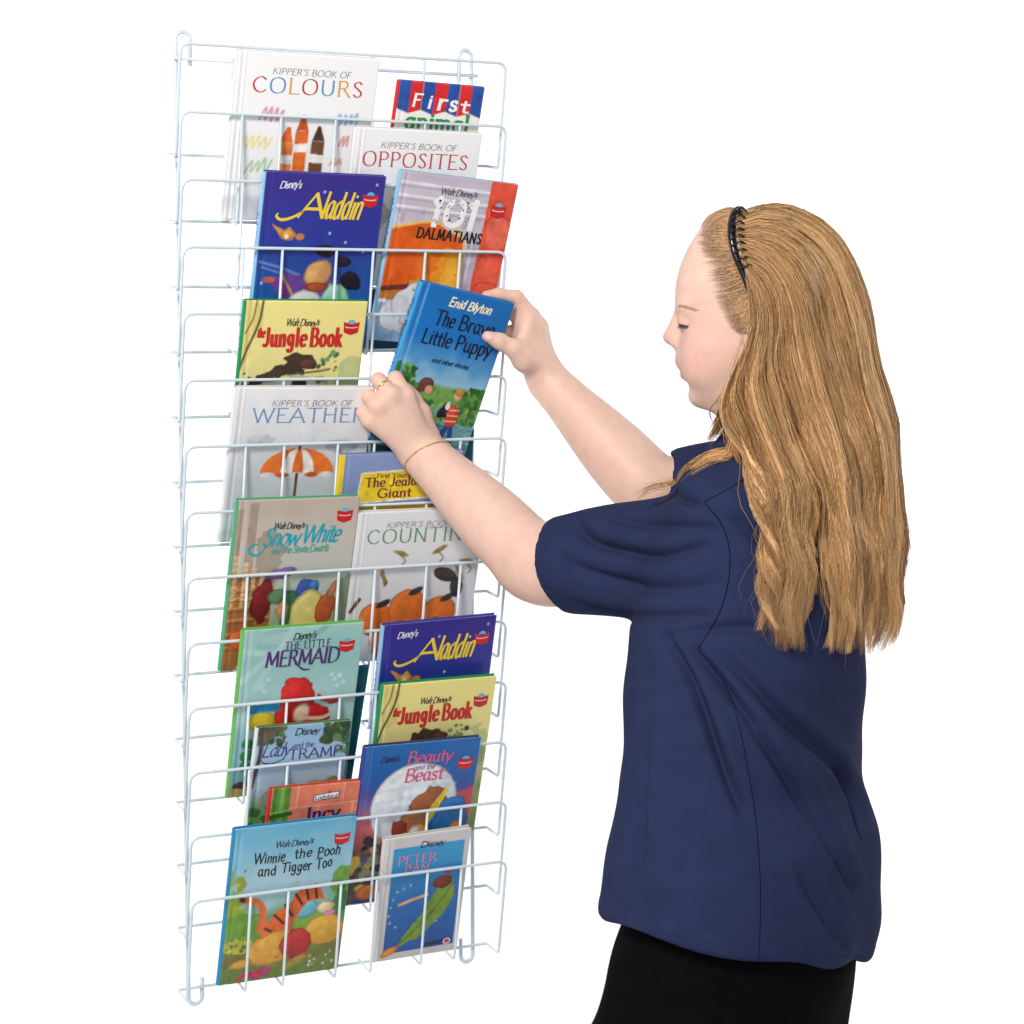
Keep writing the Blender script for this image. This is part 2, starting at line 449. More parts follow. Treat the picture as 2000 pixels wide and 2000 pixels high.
BOOKS = []
VB, SLOPE = 0.0180, 0.300
LEAN = math.atan(SLOPE)
def ray_plane(px, py, p0, n):
    d = ray(px, py); t = np.dot(p0 - CAM, n) / np.dot(d, n)
    return CAM + t * d
def book_solid(mat, w, h, t, paint, spine_col, back_col, label, seed, spine_marks=None, group=None, board=.0023, pages=True, name="picture_book", cell=.0016):
    o = empty(name, None, label, "book", group, mat=mat)
    cv = Canvas(w, h, seed, cell); paint(cv)
    nx, ny = cv.nx, cv.ny
    X = np.linspace(0, w, nx)[None].repeat(ny, 0); Y = np.linspace(h, 0, ny)[:, None].repeat(nx, 1)
    Z = -.0012 * np.exp(-((X - .0095) / .0024) ** 2) - .0016 * np.clip(1 - X / .004, 0, 1) ** 2
    Z = Z - .0006 * (np.clip(1 - (w - X) / .0015, 0, 1) ** 2 + np.clip(1 - Y / .0015, 0, 1) ** 2 + np.clip(1 - (h - Y) / .0015, 0, 1) ** 2)
    V = np.stack([X, Y, Z], -1).reshape(-1, 3); C = cv.c.reshape(-1, 3)
    idx = np.arange(nx * ny).reshape(ny, nx)
    F = np.stack([idx[1:, :-1], idx[1:, 1:], idx[:-1, 1:], idx[:-1, :-1]], -1).reshape(-1, 4)
    ring = np.concatenate([idx[0, :-1], idx[:-1, -1], idx[-1, :0:-1], idx[:0:-1, 0]])      # clockwise border
    B = V[ring].copy(); B[:, 2] = -board
    n0 = len(V); m = len(ring); j = np.arange(m)
    F2 = np.stack([ring[j], ring[(j + 1) % m], n0 + (j + 1) % m, n0 + j], -1)
    ec = np.tile(A(*spine_col), (m, 1)) * .55 + C[ring] * .45
    k = len(V) + m
    corners = np.array([[0, h, -board], [w, h, -board], [w, 0, -board], [0, 0, -board]])
    V = np.vstack([V, B, corners]); C = np.vstack([C, ec, np.tile(A(*spine_col), (4, 1))])
    F = np.vstack([F, F2, np.array([[k, k + 1, k + 2, k + 3]])])
    mesh_np("front_board", V, F, M_print, True, C, o).data.polygons.foreach_set("use_smooth", np.r_[np.ones((nx - 1) * (ny - 1), bool), np.zeros(m + 1, bool)])
    # spine: a shallow curved strip
    sec = []
    for a in np.linspace(-1, 1, 9): sec.append((-.0026 * (1 - a * a) - .0004, -t / 2 - a * (t / 2 - .0007)))
    inn = [(x + .0018, z) for x, z in sec][::-1]
    sec = sec + inn; ns = len(sec)
    V = np.array([(x, y, z) for y in (.0006, h - .0006) for x, z in sec])
    F = [(i, (i + 1) % ns, ns + (i + 1) % ns, ns + i) for i in range(ns)] + [tuple(range(ns))[::-1], tuple(range(ns, 2 * ns))]
    sp = mesh_np("spine", V, F, M_print, False, np.tile(A(*spine_col), (len(V), 1)), o)
    # back board and page block
    def box(nm, x0, x1, y0, y1, z0, z1, mat, col):
        V = np.array([(x, y, z) for x in (x0, x1) for y in (y0, y1) for z in (z0, z1)])
        F = [(0, 1, 3, 2), (4, 6, 7, 5), (0, 4, 5, 1), (2, 3, 7, 6), (0, 2, 6, 4), (1, 5, 7, 3)]
        return mesh_np(nm, V, F, mat, False, None if col is None else np.tile(A(*col), (8, 1)), o)
    box("back_board", 0.0015, w, 0, h, -t, -t + board, M_print, back_col)
    if pages: box("page_block", 0.0018, w - .0035, .0032, h - .0032, -t + board + .0001, -board - .0001, M_page, None)
    if spine_marks:
        ik = Ink()
        for (s_, y0, y1, col, wd) in spine_marks:                  # tiny title running down the spine
            ik.text(s_, 0, (y1 - y0) * h, 0, wd, A(*col), .16, .1, 30, 0, 0, .06)
        me = ik.build("spine_lettering", sp)
        me.matrix_local = Matrix.Translation((-.0031, h * (1 - spine_marks[0][1]), -t / 2 - spine_marks[0][4] / 2)) @ Matrix(((0, 0, -1, 0), (-1, 0, 0, 0), (0, 1, 0, 0), (0, 0, 0, 1)))
    return o
def place(tl, tr, tier, back=0.0, h=None, vb=VB, slope=SLOPE):
    """book frame from the photo pixels of its upper corners, standing in pocket `tier`"""
    lean = math.atan(slope)
    n = RV * math.cos(lean) - RZ * math.sin(lean)
    p0 = RK(0, vb - back, tier_z(tier))
    a, b = ray_plane(*tl, p0, n), ray_plane(*tr, p0, n)
    X = (b - a) / np.linalg.norm(b - a); Y = np.cross(n, X); w = np.linalg.norm(b - a)
    if h is None:
        zf = RO[2] + tier_z(tier) + .0022
        h = min((a[2] - zf) / Y[2], (b[2] - zf) / Y[2])
    o = a - Y * h
    return Matrix(((X[0], Y[0], n[0], o[0]), (X[1], Y[1], n[1], o[1]), (X[2], Y[2], n[2], o[2]), (0, 0, 0, 1))), w, h
# ------------------------------------------------------------------ the books
BLACK = (24, 22, 24); WHITE = (250, 250, 250)
def lay(o, w, h):
    """returns helpers that print on a cover in fractions of its width and height (y from the top)"""
    def T(name, parts):
        ik = Ink()
        for (s_, x0, x1, y, cap, col, kw) in parts:
            cols = [A(*c) for c in col] if isinstance(col, list) else A(*col)
            ik.text(s_, x0 * w, x1 * w, h * (1 - y), cap * h, cols, **kw)
        return ik.build(name, o)
    return T
SER = dict(thick=.125, thin=.042, nib=12, serif=.11, track=.16)            # light roman capitals
ITAL = dict(thick=.12, thin=.05, nib=25, slant=.22, track=.1)             # small hand lettered capitals
SIG = dict(thick=.17, thin=.09, nib=35, slant=.25, track=.0, jit=.08)     # signature-like lettering
BOLD = dict(thick=.24, thin=.13, nib=10, serif=.13, track=.12)
def badge(o, w, h, x0=.82, y0=.115, s=.135):
    """small red pennant with a blue dome and a line of white print"""
    ik = Ink(); X = lambda x: (x0 + x * s) * w; Y = lambda y: h * (1 - y0) - y * s * w
    ik.poly([(X(0), Y(0)), (X(.06), Y(.62)), (X(.5), Y(.78)), (X(.94), Y(.62)), (X(1), Y(0)), (X(.5), Y(.12))], A(205, 30, 38))
    ik.poly([(X(.5 + .24 * math.cos(a)), Y(.06 - .2 * math.sin(a))) for a in np.linspace(0, np.pi, 12)], A(104, 186, 226))
    ik.ribbon([(X(.12 + .76 * t), Y(.27 + .05 * math.sin(t * 3.14) + (.05 if i % 2 else 0))) for i, t in enumerate(np.linspace(0, 1, 12))], .055 * s * w, A(244, 214, 210))
    return ik.build("badge", o)
def swash(o, w, h, pts, wid, col, name="flourish"):
    ik = Ink(); p = crom([(x * w, h * (1 - y)) for x, y in pts], 8); n = len(p)
    t = np.linspace(0, 1, n); ik.ribbon(p, wid * h * (.35 + .65 * np.sin(np.pi * t) ** .8), A(*col))
    return ik.build(name, o)

# ---- white books of one series
def p_colours(c):
    c.fill(252, 252, 252)
    c.scribble(.27, .36, .16, .075, (214, 110, 160), 9); c.scribble(.17, .53, .2, .075, (250, 226, 92), 10); c.scribble(.2, .67, .16, .09, (150, 200, 130), 8)
    c.scribble(.8, .37, .16, .07, (104, 160, 220), 9); c.scribble(.8, .5, .06, .06, (222, 110, 104), 5); c.scribble(.76, .63, .08, .04, (238, 130, 90), 5)
    # a bundle of fat wax crayons where the picture was
    for x, y0, col, tip in ((.50, .36, (236, 118, 46), (214, 96, 34)), (.62, .42, (118, 76, 52), (84, 54, 40)), (.40, .43, (240, 140, 70), (222, 104, 40))):
        c.poly([(x - .045, y0 + .09), (x + .045, y0 + .09), (x + .05, .92), (x - .05, .92)], col); c.poly([(x - .045, y0 + .09), (x - .012, y0), (x + .012, y0), (x + .045, y0 + .09)], tip)
        c.poly([(x - .048, y0 + .17), (x + .048, y0 + .17), (x + .049, y0 + .22), (x - .049, y0 + .22)], (250, 246, 240))
    c.line([(.03, 0), (.03, 1)], .006, (236, 226, 226), .6)
def p_opposites(c):
    c.fill(250, 250, 251); c.blob(.56, .33, .06, .05, (150, 96, 70)); c.blob(.12, .55, .2, .2, (190, 186, 180), alpha=.8); c.blob(.06, .62, .14, .12, (140, 112, 88)); c.blob(.03, .57, .03, .02, (34, 30, 34)); c.blob(.1, .8, .16, .1, (150, 150, 152))
def p_weather(c):
    c.fill(240, 240, 242); c.grad([(0, (243, 243, 245)), (.3, (228, 230, 234)), (.6, (206, 212, 220)), (1, (198, 206, 214))], wob=.06)
    for _ in range(40):
        x, y = c.r.uniform(.08, .95), c.r.uniform(.25, .95); c.line([(x, y), (x - .012, y + .02)], .008, (190, 200, 214), .5, False)
    # an orange and white umbrella
    dome = [(.5 + .27 * math.cos(t), .56 - .17 * math.sin(t)) for t in np.linspace(0, math.pi, 24)]
    c.poly(dome, (238, 122, 48), wob=.002); c.poly([(.5 + .12 * math.cos(t), .56 - .168 * math.sin(t)) for t in np.linspace(0, math.pi, 20)], (248, 244, 236), wob=.002); c.poly([(.5 + .04 * math.cos(t), .56 - .166 * math.sin(t)) for t in np.linspace(0, math.pi, 16)], (238, 122, 48), wob=.002)
    for k in range(5): c.blob(.284 + .108 * k, .565, .05, .018, (206, 96, 36) if k % 2 else (228, 228, 230), rough=0)
    c.line([(.5, .56), (.5, .8), (.48, .84), (.43, .83)], .022, (112, 72, 54)); c.line([(.5, .37), (.5, .4)], .02, (112, 72, 54), 1, False); c.blob(.2, .34, .1, .04, (196, 200, 208), rough=.2, alpha=.9); c.blob(.8, .38, .12, .045, (190, 196, 206), rough=.2, alpha=.9); c.blob(.2, .86, .1, .03, (226, 232, 238), alpha=.9)
def p_counting(c):
    c.grad([(0, (232, 233, 236)), (1, (214, 216, 220))])  # white cover greyed downwards in its colour, imitating weaker light below
    for x, y, r_ in ((.36, .28, 20), (.66, .27, -30), (.24, .42, 70), (.84, .42, 60), (.9, .36, 10)):
        c.blob(x, y, .07, .018, (150, 128, 70), rot=r_, rough=.3); c.line([(x - .02, y), (x + .04, y + .05), (x + .02, y + .08)], .011, (132, 112, 62))
    # a row of oranges with dark leaves
    for x, y, r_ in ((.22, .72, .13), (.47, .66, .15), (.73, .70, .13), (.34, .88, .14), (.63, .87, .14)):
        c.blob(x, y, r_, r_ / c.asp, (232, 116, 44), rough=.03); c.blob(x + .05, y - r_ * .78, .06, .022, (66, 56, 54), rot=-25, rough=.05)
    c.blob(.74, .44, .1, .045, (72, 58, 54), rot=20, rough=.05); c.blob(.84, .53, .05, .07, (52, 48, 50), rot=-10, rough=.05); c.line([(.02, .66), (.08, .58)], .03, (112, 70, 52), 1, False)
KIP = "KIPPER'S BOOK OF"
GREYI = (120, 118, 120)
def kipper(tl, tr, tier, paint, word, cols, kx, wx, kb, wb, label, seed, kh=.036, wh=.09, t=.011, marks=None, h=None):
    mt, w, h = place(tl, tr, tier, h=h)
    o = book_solid(mt, w, h, t, paint, (238, 238, 240), (228, 228, 230), label, seed, marks)
    T = lay(o, w, h)
    T("series_title", [(KIP, kx[0], kx[1], kb, kh, GREYI, ITAL)]); T("title", [(word, wx[0], wx[1], wb, wh, cols, SER)])
    ik = Ink(); ik.poly([(.0135, .001), (.0142, .001), (.0142, h - .001), (.0135, h - .001)], A(222, 218, 220)); ik.build("hinge_line", o)
    return o
kipper((465, 97.5), (742.5, 115.3), 2, p_colours, "COLOURS", [(204, 44, 52), (88, 150, 206), (236, 160, 56), (204, 44, 52), (88, 150, 206), (236, 160, 56), (204, 44, 52)],
       (.25, .8), (.12, .9), .125, .235, "white hardback with multicoloured roman capitals and crayon scribbles on its cover", 11, marks=[("Kipper", .05, .2, (190, 60, 60), .005)])
kipper((698, 248), (942.5, 260.9), 3, p_opposites, "OPPOSITES", (204, 62, 74), (.2, .8), (.07, .91), .12, .235, "white hardback titled in thin red capitals, half hidden behind a fireplace picture cover", 12)
kipper((463, 757), (733, 757), 7, p_weather, "WEATHER", (112, 158, 206), (.26, .84), (.135, .95), .118, .222, "pale grey-white hardback titled in light blue capitals with an orange umbrella picture", 13, marks=[("Kipper", .05, .2, (170, 90, 60), .005)])
kipper((703, 1002), (951, 992), 9, p_counting, "COUNTING", (98, 158, 116), (.22, .84), (.08, .95), .108, .208, "white hardback titled in green capitals above orange and dark rounded shapes", 14, marks=[("Kipper", .05, .2, (170, 90, 60), .005)])

# ---- small striped book
def p_first(c):
    c.fill(250, 248, 240)
    for i in range(7):
        a, b = i / 7, (i + 1) / 7
        e0, e1 = (.225, .195) if i % 2 else (.195, .225)
        c.poly([(a, -.1), (b, -.1), (b, e1), (a, e0)], (224, 40, 42) if i % 2 else (40, 84, 166), wob=0)
mt, w, h = place((781, 156.4), (947.5, 170.8), 2)
o = book_solid(mt, w, h, .009, p_first, (226, 40, 44), (40, 84, 166), "small book with red and blue striped top edge and a green word below", 21)
T = lay(o, w, h)
FB = dict(BOLD, slant=.12)
T("title", [("F", .18, .27, .17, .085, WHITE, FB), ("i", .345, .41, .175, .09, WHITE, FB), ("r", .47, .575, .18, .11, WHITE, FB), ("s", .61, .7, .185, .11, WHITE, FB), ("t", .745, .84, .19, .09, WHITE, FB),
            ("animal", .13, .87, .335, .125, (44, 148, 80), dict(BOLD, thick=.2))])

# ---- the storybooks with a red badge
def p_lampnight(c):
    c.grad([(0, (58, 44, 140)), (.35, (44, 58, 156)), (.6, (36, 84, 164)), (.9, (30, 104, 176)), (1, (34, 70, 150))], wob=.04)
    for x, y in ((.72, .38), (.88, .43), (.58, .33), (.86, .72), (.06, .62), (.5, .1), (.93, .05)): c.blob(x, y, .009, .007, (200, 214, 245), rough=0)
    # golden oil lamp
    c.poly([(.09, .285), (.2, .325), (.24, .30), (.3, .345), (.27, .375), (.19, .37)], (226, 152, 56)); c.blob(.235, .345, .055, .028, (236, 166, 64)); c.blob(.335, .355, .035, .018, (204, 132, 56)); c.blob(.225, .355, .016, .012, (255, 246, 220))
    c.line([(.03, .5), (.2, .53), (.36, .57)], .02, (120, 150, 214), .7); c.line([(.05, .53), (.25, .57), (.4, .6)], .014, (130, 160, 220), .6)
    # flying rug heaped with coloured cushions
    c.poly([(.22, .56), (.7, .6), (.85, .75), (.45, .83)], (112, 70, 160)); c.poly([(.12, .6), (.2, .58), (.46, .82), (.4, .85)], (126, 60, 150)); c.line([(.22, .57), (.45, .82)], .02, (206, 160, 70))
    c.blob(.42, .73, .16, .075, (232, 232, 236), rot=-20); c.blob(.68, .7, .12, .085, (150, 214, 178), rot=30); c.blob(.52, .56, .12, .07, (222, 164, 100), rot=-30); c.blob(.52, .64, .1, .03, (182, 78, 50)); c.blob(.8, .6, .09, .05, (28, 24, 40), rot=30); c.blob(.12, .6, .05, .016, (212, 98, 60)); c.blob(.56, .43, .08, .035, (40, 30, 44), rot=10); c.blob(.72, .49, .07, .03, (44, 34, 50))
def oil_lamp(tl, tr, tier, label, seed):
    mt, w, h = place(tl, tr, tier)
    o = book_solid(mt, w, h, .011, p_lampnight, (150, 200, 236), (60, 60, 150), label, seed, [("ALADDIN", .22, .42, (60, 80, 120), .006)])
    T = lay(o, w, h)
    T("series_title", [("Disney's", .125, .3, .085, .04, (226, 232, 246), SIG)])
    T("title", [("A", .3, .5, .245, .135, (246, 212, 52), dict(thick=.16, thin=.06, nib=40, slant=.22)), ("laddin", .485, .81, .245, .145, (246, 212, 52), dict(thick=.14, thin=.055, nib=40, slant=.25, track=.05))])
    swash(o, w, h, [(.135, .225), (.125, .245), (.17, .262), (.26, .245), (.36, .2)], .017, (246, 212, 52)); badge(o, w, h, .818, .105); return o
oil_lamp((519, 334.6), (755, 344.7), 4, "dark blue hardback with yellow calligraphic title and golden oil lamp, standing above a cream cover", 31)
oil_lamp((750, 1222.5), (970.8, 1201.6), 11, "dark blue hardback with yellow calligraphic title, largely hidden behind a cream jungle cover", 32)

def p_fire(c):
    c.grad([(0, (196, 184, 200)), (.1, (206, 200, 212)), (.2, (198, 188, 202)), (.35, (214, 208, 216)), (1, (190, 188, 200))], wob=.03)
    for y in (.06, .135, .2): c.line([(0, y), (1, y + .01)], .018, (238, 236, 242), .9); c.line([(0, y + .022), (1, y + .03)], .012, (150, 138, 156), .5)
    c.scatter(26, (.02, .22, .75, .3), .022, [(186, 156, 186), (228, 220, 230)], .4, .6)
    c.poly([(.0, .33), (.35, .27), (.62, .36), (.66, .73), (.0, .73)], (226, 96, 28)); c.line([(.0, .33), (.35, .275), (.62, .36), (.66, .73)], .018, (246, 196, 70))
    c.blob(.45, .58, .2, .16, (244, 160, 36), alpha=.8, rough=.4); c.blob(.35, .5, .12, .14, (238, 112, 36), alpha=.7, rough=.4); c.blob(.56, .62, .08, .12, (248, 190, 60), alpha=.8, rough=.4)
    c.poly([(.66, .33), (.78, .33), (.78, .76), (.66, .76)], (190, 180, 200)); c.line([(.7, .34), (.7, .76)], .02, (222, 216, 228))
    c.poly([(.77, -.02), (1.0, -.02), (1.0, .76), (.76, .76)], (230, 84, 60)); c.blob(.9, .3, .1, .1, (240, 120, 96), alpha=.7); c.blob(.88, .55, .1, .12, (236, 96, 70), alpha=.8)
    for y in (.2, .42, .6): c.line([(.78, y + .05), (.84, y), (.99, y + .01)], .014, (190, 50, 44), .7)
    c.poly([(0, .69), (.7, .69), (.7, .75), (0, .75)], (196, 120, 48)); c.line([(.02, .69), (.3, .66), (.42, .7)], .04, (112, 52, 36)); c.line([(0, .76), (1, .77)], .02, (240, 240, 240))
    c.poly([(0, .77), (1, .78), (1, 1.1), (0, 1.1)], (150, 186, 216)); c.blob(.3, .86, .3, .09, (214, 222, 230), rough=.3)
    # white rug with dark flecks and an orange basket
    c.blob(.3, .76, .14, .13, (240, 242, 246), rot=30, rough=.2); c.blob(.56, .68, .12, .045, (242, 242, 244), rot=20, rough=.2); c.scatter(9, (.2, .66, .6, .86), .011, [(40, 36, 40)], .2); c.blob(.45, .9, .2, .08, (232, 138, 40), rot=-15); c.blob(.47, .9, .12, .04, (120, 60, 30), rot=-15)
    for x in np.linspace(.05, .95, 8): c.line([(x, .93), (x - .01, 1.0)], .02, (120, 164, 206), .6, False)
mt, w, h = place((786, 333), (1013.5, 361), 4)
o = book_solid(mt, w, h, .011, p_fire, (150, 200, 236), (150, 190, 220), "hardback with a grey mantelpiece, orange fire and red armchair on its cover", 33, [("101 DALMATIANS", .16, .46, (40, 60, 90), .006)])
T = lay(o, w, h)
T("series_title", [("Walt Disney's", .35, .66, .105, .035, (70, 66, 76), SIG)])
T("number", [("101", .3, .69, .285, .15, (250, 250, 250), dict(thick=.24, thin=.2, nib=0, serif=.1, track=.14, slant=.1))])
ik = Ink(); rr = random.Random(4)
for _ in range(34):
    g = rr.random(); yy = rr.uniform(.14, .28)
    xx = rr.choice([.345, .60, .445, .54]) + rr.uniform(-.02, .02) + (.285 - yy) * .12
    a = rr.uniform(.006, .012); q = rr.uniform(0, 6)
    ik.poly([(w * (xx + a * math.cos(t + q)), h * (1 - yy) + w * a * .8 * math.sin(t)) for t in np.linspace(0, 2 * np.pi, 9)[:-1]], A(*BLACK))
ik.lift += .0001; [v.__setitem__((slice(None), 2), v[:, 2] + .00012) for v in ik.V]; ik.build("ink_spot", o)
T("title", [("DALMATIANS", .22, .77, .372, .058, BLACK, dict(thick=.2, thin=.15, nib=0, slant=.06, track=.2))]); badge(o, w, h, .8, .135)

def p_jungle(c):
    c.grad([(0, (246, 232, 146)), (.3, (242, 230, 150)), (.55, (222, 220, 150)), (.8, (150, 176, 90)), (1, (110, 150, 70))], wob=.05)
    c.blob(.02, .1, .12, .2, (214, 190, 110), alpha=.5, rough=.4); c.line([(.14, 0), (.12, .12), (.03, .3), (.0, .38)], .02, (88, 92, 56)); c.line([(.09, 0), (.07, .1), (.02, .18)], .014, (120, 118, 70)); c.blob(.92, .42, .12, .1, (170, 190, 140), alpha=.6, rough=.5); c.blob(.88, .5, .16, .06, (150, 180, 110), alpha=.6)
    # dark boulders, a fallen log and leaves
    c.poly([(.0, .48), (.1, .42), (.26, .36), (.44, .29), (.58, .3), (.64, .35), (.5, .39), (.34, .42), (.2, .5), (.0, .6)], (74, 58, 44), wob=.02); c.blob(.56, .35, .07, .03, (96, 62, 50)); c.line([(.4, .41), (.66, .39), (.74, .38)], .016, (96, 84, 52)); c.poly([(.06, .5), (.3, .42), (.2, .52)], (206, 180, 110))
    c.scatter(14, (.62, .27, .8, .4), .022, [(74, 120, 74), (120, 160, 110), (60, 100, 60)], .4); c.blob(.5, .47, .26, .05, (240, 238, 226), rough=.2); c.blob(.5, .46, .06, .03, (50, 44, 42)); c.scatter(10, (.65, .4, .8, .55), .02, [(150, 170, 60), (90, 130, 60)], .4)
    c.scatter(30, (0, .58, 1, 1), .05, [(70, 110, 60), (100, 140, 70), (150, 160, 80)], .4, .8)
def leafy(tl, tr, tier, label, seed):
    mt, w, h = place(tl, tr, tier)
    o = book_solid(mt, w, h, .011, p_jungle, (24, 150, 90), (24, 150, 90), label, seed, [("JUNGLE BOOK", .22, .42, (220, 240, 220), .006)])
    T = lay(o, w, h)
    T("series_title", [("Walt Disney's", .34, .61, .135, .036, (64, 54, 44), SIG)])
    T("title", [("the", .115, .175, .2, .05, (206, 52, 40), dict(thick=.24, thin=.12, slant=.1)), ("Jungle", .17, .52, .25, .1, (206, 44, 38), dict(thick=.205, thin=.09, nib=10, serif=.09, track=.16)), ("Book", .555, .81, .25, .1, (206, 44, 38), dict(thick=.205, thin=.09, nib=10, serif=.09, track=.16))]); badge(o, w, h, .815, .115); return o
leafy((481, 587), (719.3, 589), 6, "cream hardback with green spine, red slab title and dark boulders, above a pale weather cover", 34)
leafy((749, 1339), (970.8, 1320.4), 12, "cream hardback with green spine and red slab title, in front of a dark blue cover", 35)

def p_hall(c):
    c.grad([(0, (196, 182, 168)), (.25, (204, 196, 186)), (.45, (190, 196, 186)), (.7, (150, 170, 140)), (1, (120, 120, 80))], wob=.04)
    c.poly([(.1, .02), (.17, .02), (.17, .45), (.1, .45)], (160, 136, 116), .7); c.poly([(.0, .05), (.06, .05), (.05, .5), (0, .5)], (170, 146, 124), .8); c.blob(.3, .36, .1, .2, (150, 134, 104), alpha=.6, rough=.3)
    # brown panelling with turned pillars
    c.poly([(0, .42), (.35, .46), (.36, 1.1), (0, 1.1)], (164, 104, 56))
    for x, y0 in ((.04, .33), (.12, .37), (.19, .4), (.26, .43)):
        c.line([(x, y0), (x - .01, .62)], .03, (222, 178, 126))
        for y in np.arange(y0, .6, .035): c.blob(x - .003, y, .022, .009, (236, 200, 150), rough=.1)
    for y in (.52, .57, .63, .7, .78, .86): c.line([(0, y), (.35, y - .012)], .014, (206, 158, 104), .8); c.line([(0, y + .02), (.35, y + .008)], .01, (110, 62, 34), .7)
    # draped cloths in red, green, yellow and blue
    c.blob(.27, .6, .08, .13, (128, 32, 34), rot=10, rough=.2); c.blob(.42, .57, .09, .045, (96, 134, 96), rot=-10); c.blob(.53, .68, .09, .16, (54, 112, 76), rot=-8, rough=.2); c.blob(.42, .43, .12, .03, (150, 110, 176), rot=-10, rough=.2); c.blob(.64, .53, .09, .06, (60, 84, 176), rot=-15, rough=.15); c.blob(.7, .51, .04, .03, (70, 130, 200))
    c.blob(.68, .72, .16, .17, (226, 204, 120), rot=-6, rough=.1); c.blob(.82, .66, .08, .1, (186, 84, 44), rot=10, rough=.15); c.blob(.86, .55, .03, .06, (196, 120, 80), rot=20); c.blob(.14, .82, .1, .06, (222, 100, 46), rough=.3); c.blob(.46, .66, .05, .05, (206, 150, 90), rough=.3); c.blob(.32, .8, .08, .05, (200, 74, 40), rough=.3)
    c.poly([(.9, .5), (1.0, .45), (1.0, 1), (.9, 1)], (110, 126, 96), .7); c.blob(.2, .92, .04, .03, (44, 96, 176))
mt, w, h = place((466, 978), (703.7, 970), 9)
o = book_solid(mt, w, h, .011, p_hall, (86, 176, 132), (86, 176, 132), "beige hardback with turquoise script title, green spine and brown panelled interior", 36, [("SNOW WHITE", .22, .42, (230, 245, 235), .006)])
T = lay(o, w, h)
T("series_title", [("Walt Disney's", .31, .56, .17, .034, (54, 46, 44), SIG)])
TQ = (30, 170, 186)
T("title", [("Snow", .23, .52, .268, .1, TQ, dict(thick=.17, thin=.06, nib=40, slant=.28, track=.0)), ("White", .545, .86, .258, .105, TQ, dict(thick=.17, thin=.06, nib=40, slant=.26, track=.0)), ("and", .31, .38, .315, .035, (76, 176, 160), SIG), ("the Seven Dwarfs", .405, .78, .312, .042, (76, 176, 160), SIG)])
swash(o, w, h, [(.27, .27), (.2, .32), (.13, .3), (.14, .265), (.2, .255)], .014, TQ); badge(o, w, h, .82, .075)

def p_sea(c):
    c.grad([(0, (170, 206, 202)), (.2, (150, 200, 192)), (.5, (176, 212, 210)), (.8, (120, 176, 190)), (1, (110, 150, 130))], wob=.05)
    for i in range(8):
        x = c.r.uniform(-.2, .9); c.line([(x, c.r.uniform(0, .4)), (x + .3, c.r.uniform(-.05, .2))], .05, (210, 230, 232) if i % 2 else (110, 178, 168), .35)
    for x, y in ((.2, .33), (.24, .3), (.22, .37), (.19, .35), (.8, .33), (.84, .31), (.88, .35), (.83, .37), (.77, .3)): c.blob(x, y, .016, .011, (226, 240, 242), rough=0); c.blob(x, y, .009, .006, (160, 206, 206), rough=0)
    # red branching coral, yellow sponge, blue and green weed
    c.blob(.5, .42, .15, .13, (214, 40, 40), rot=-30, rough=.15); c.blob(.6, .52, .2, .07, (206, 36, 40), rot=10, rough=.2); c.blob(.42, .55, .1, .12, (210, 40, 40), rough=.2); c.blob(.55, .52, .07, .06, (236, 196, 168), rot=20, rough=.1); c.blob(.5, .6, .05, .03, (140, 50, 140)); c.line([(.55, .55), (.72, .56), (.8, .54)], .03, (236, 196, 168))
    c.line([(.68, .42), (.72, .45), (.8, .46)], .03, (206, 46, 40)); c.blob(.8, .46, .06, .022, (216, 60, 50), rough=.3); c.blob(.22, .55, .11, .06, (240, 206, 54), rough=.12); c.blob(.24, .47, .12, .03, (40, 150, 200), rough=.35); c.blob(.14, .47, .03, .03, (40, 150, 200))
    for y in (.68, .75, .82): c.blob(.12, y, .045, .03, (44, 150, 88), rough=.15)
    c.line([(.22, .62), (.16, .72), (.22, .85)], .03, (40, 130, 80)); c.poly([(0, .94), (.3, .9), (.6, .96), (1, .93), (1, 1.1), (0, 1.1)], (190, 156, 100)); c.blob(.1, .93, .06, .02, (70, 50, 40), rough=.3)
mt, w, h = place((477, 1232.5), (711.5, 1215), 11)
o = book_solid(mt, w, h, .011, p_sea, (112, 190, 92), (112, 190, 92), "pale sea-green hardback with purple capitals title, red coral and bubbles", 37, [("LITTLE MERMAID", .22, .44, (240, 248, 236), .006)])
T = lay(o, w, h); PU = (84, 46, 120)
T("series_title", [("Disney's", .41, .6, .072, .04, (44, 44, 50), SIG)])
T("title", [("THE LITTLE", .35, .735, .128, .044, PU, dict(thick=.15, thin=.06, nib=20, serif=.05, track=.08)), ("MERMAID", .2, .81, .225, .09, PU, dict(thick=.16, thin=.05, nib=20, serif=.06, track=.06, slant=.06))])
swash(o, w, h, [(.47, .225), (.52, .255), (.58, .258)], .012, PU); badge(o, w, h, .805, .1)

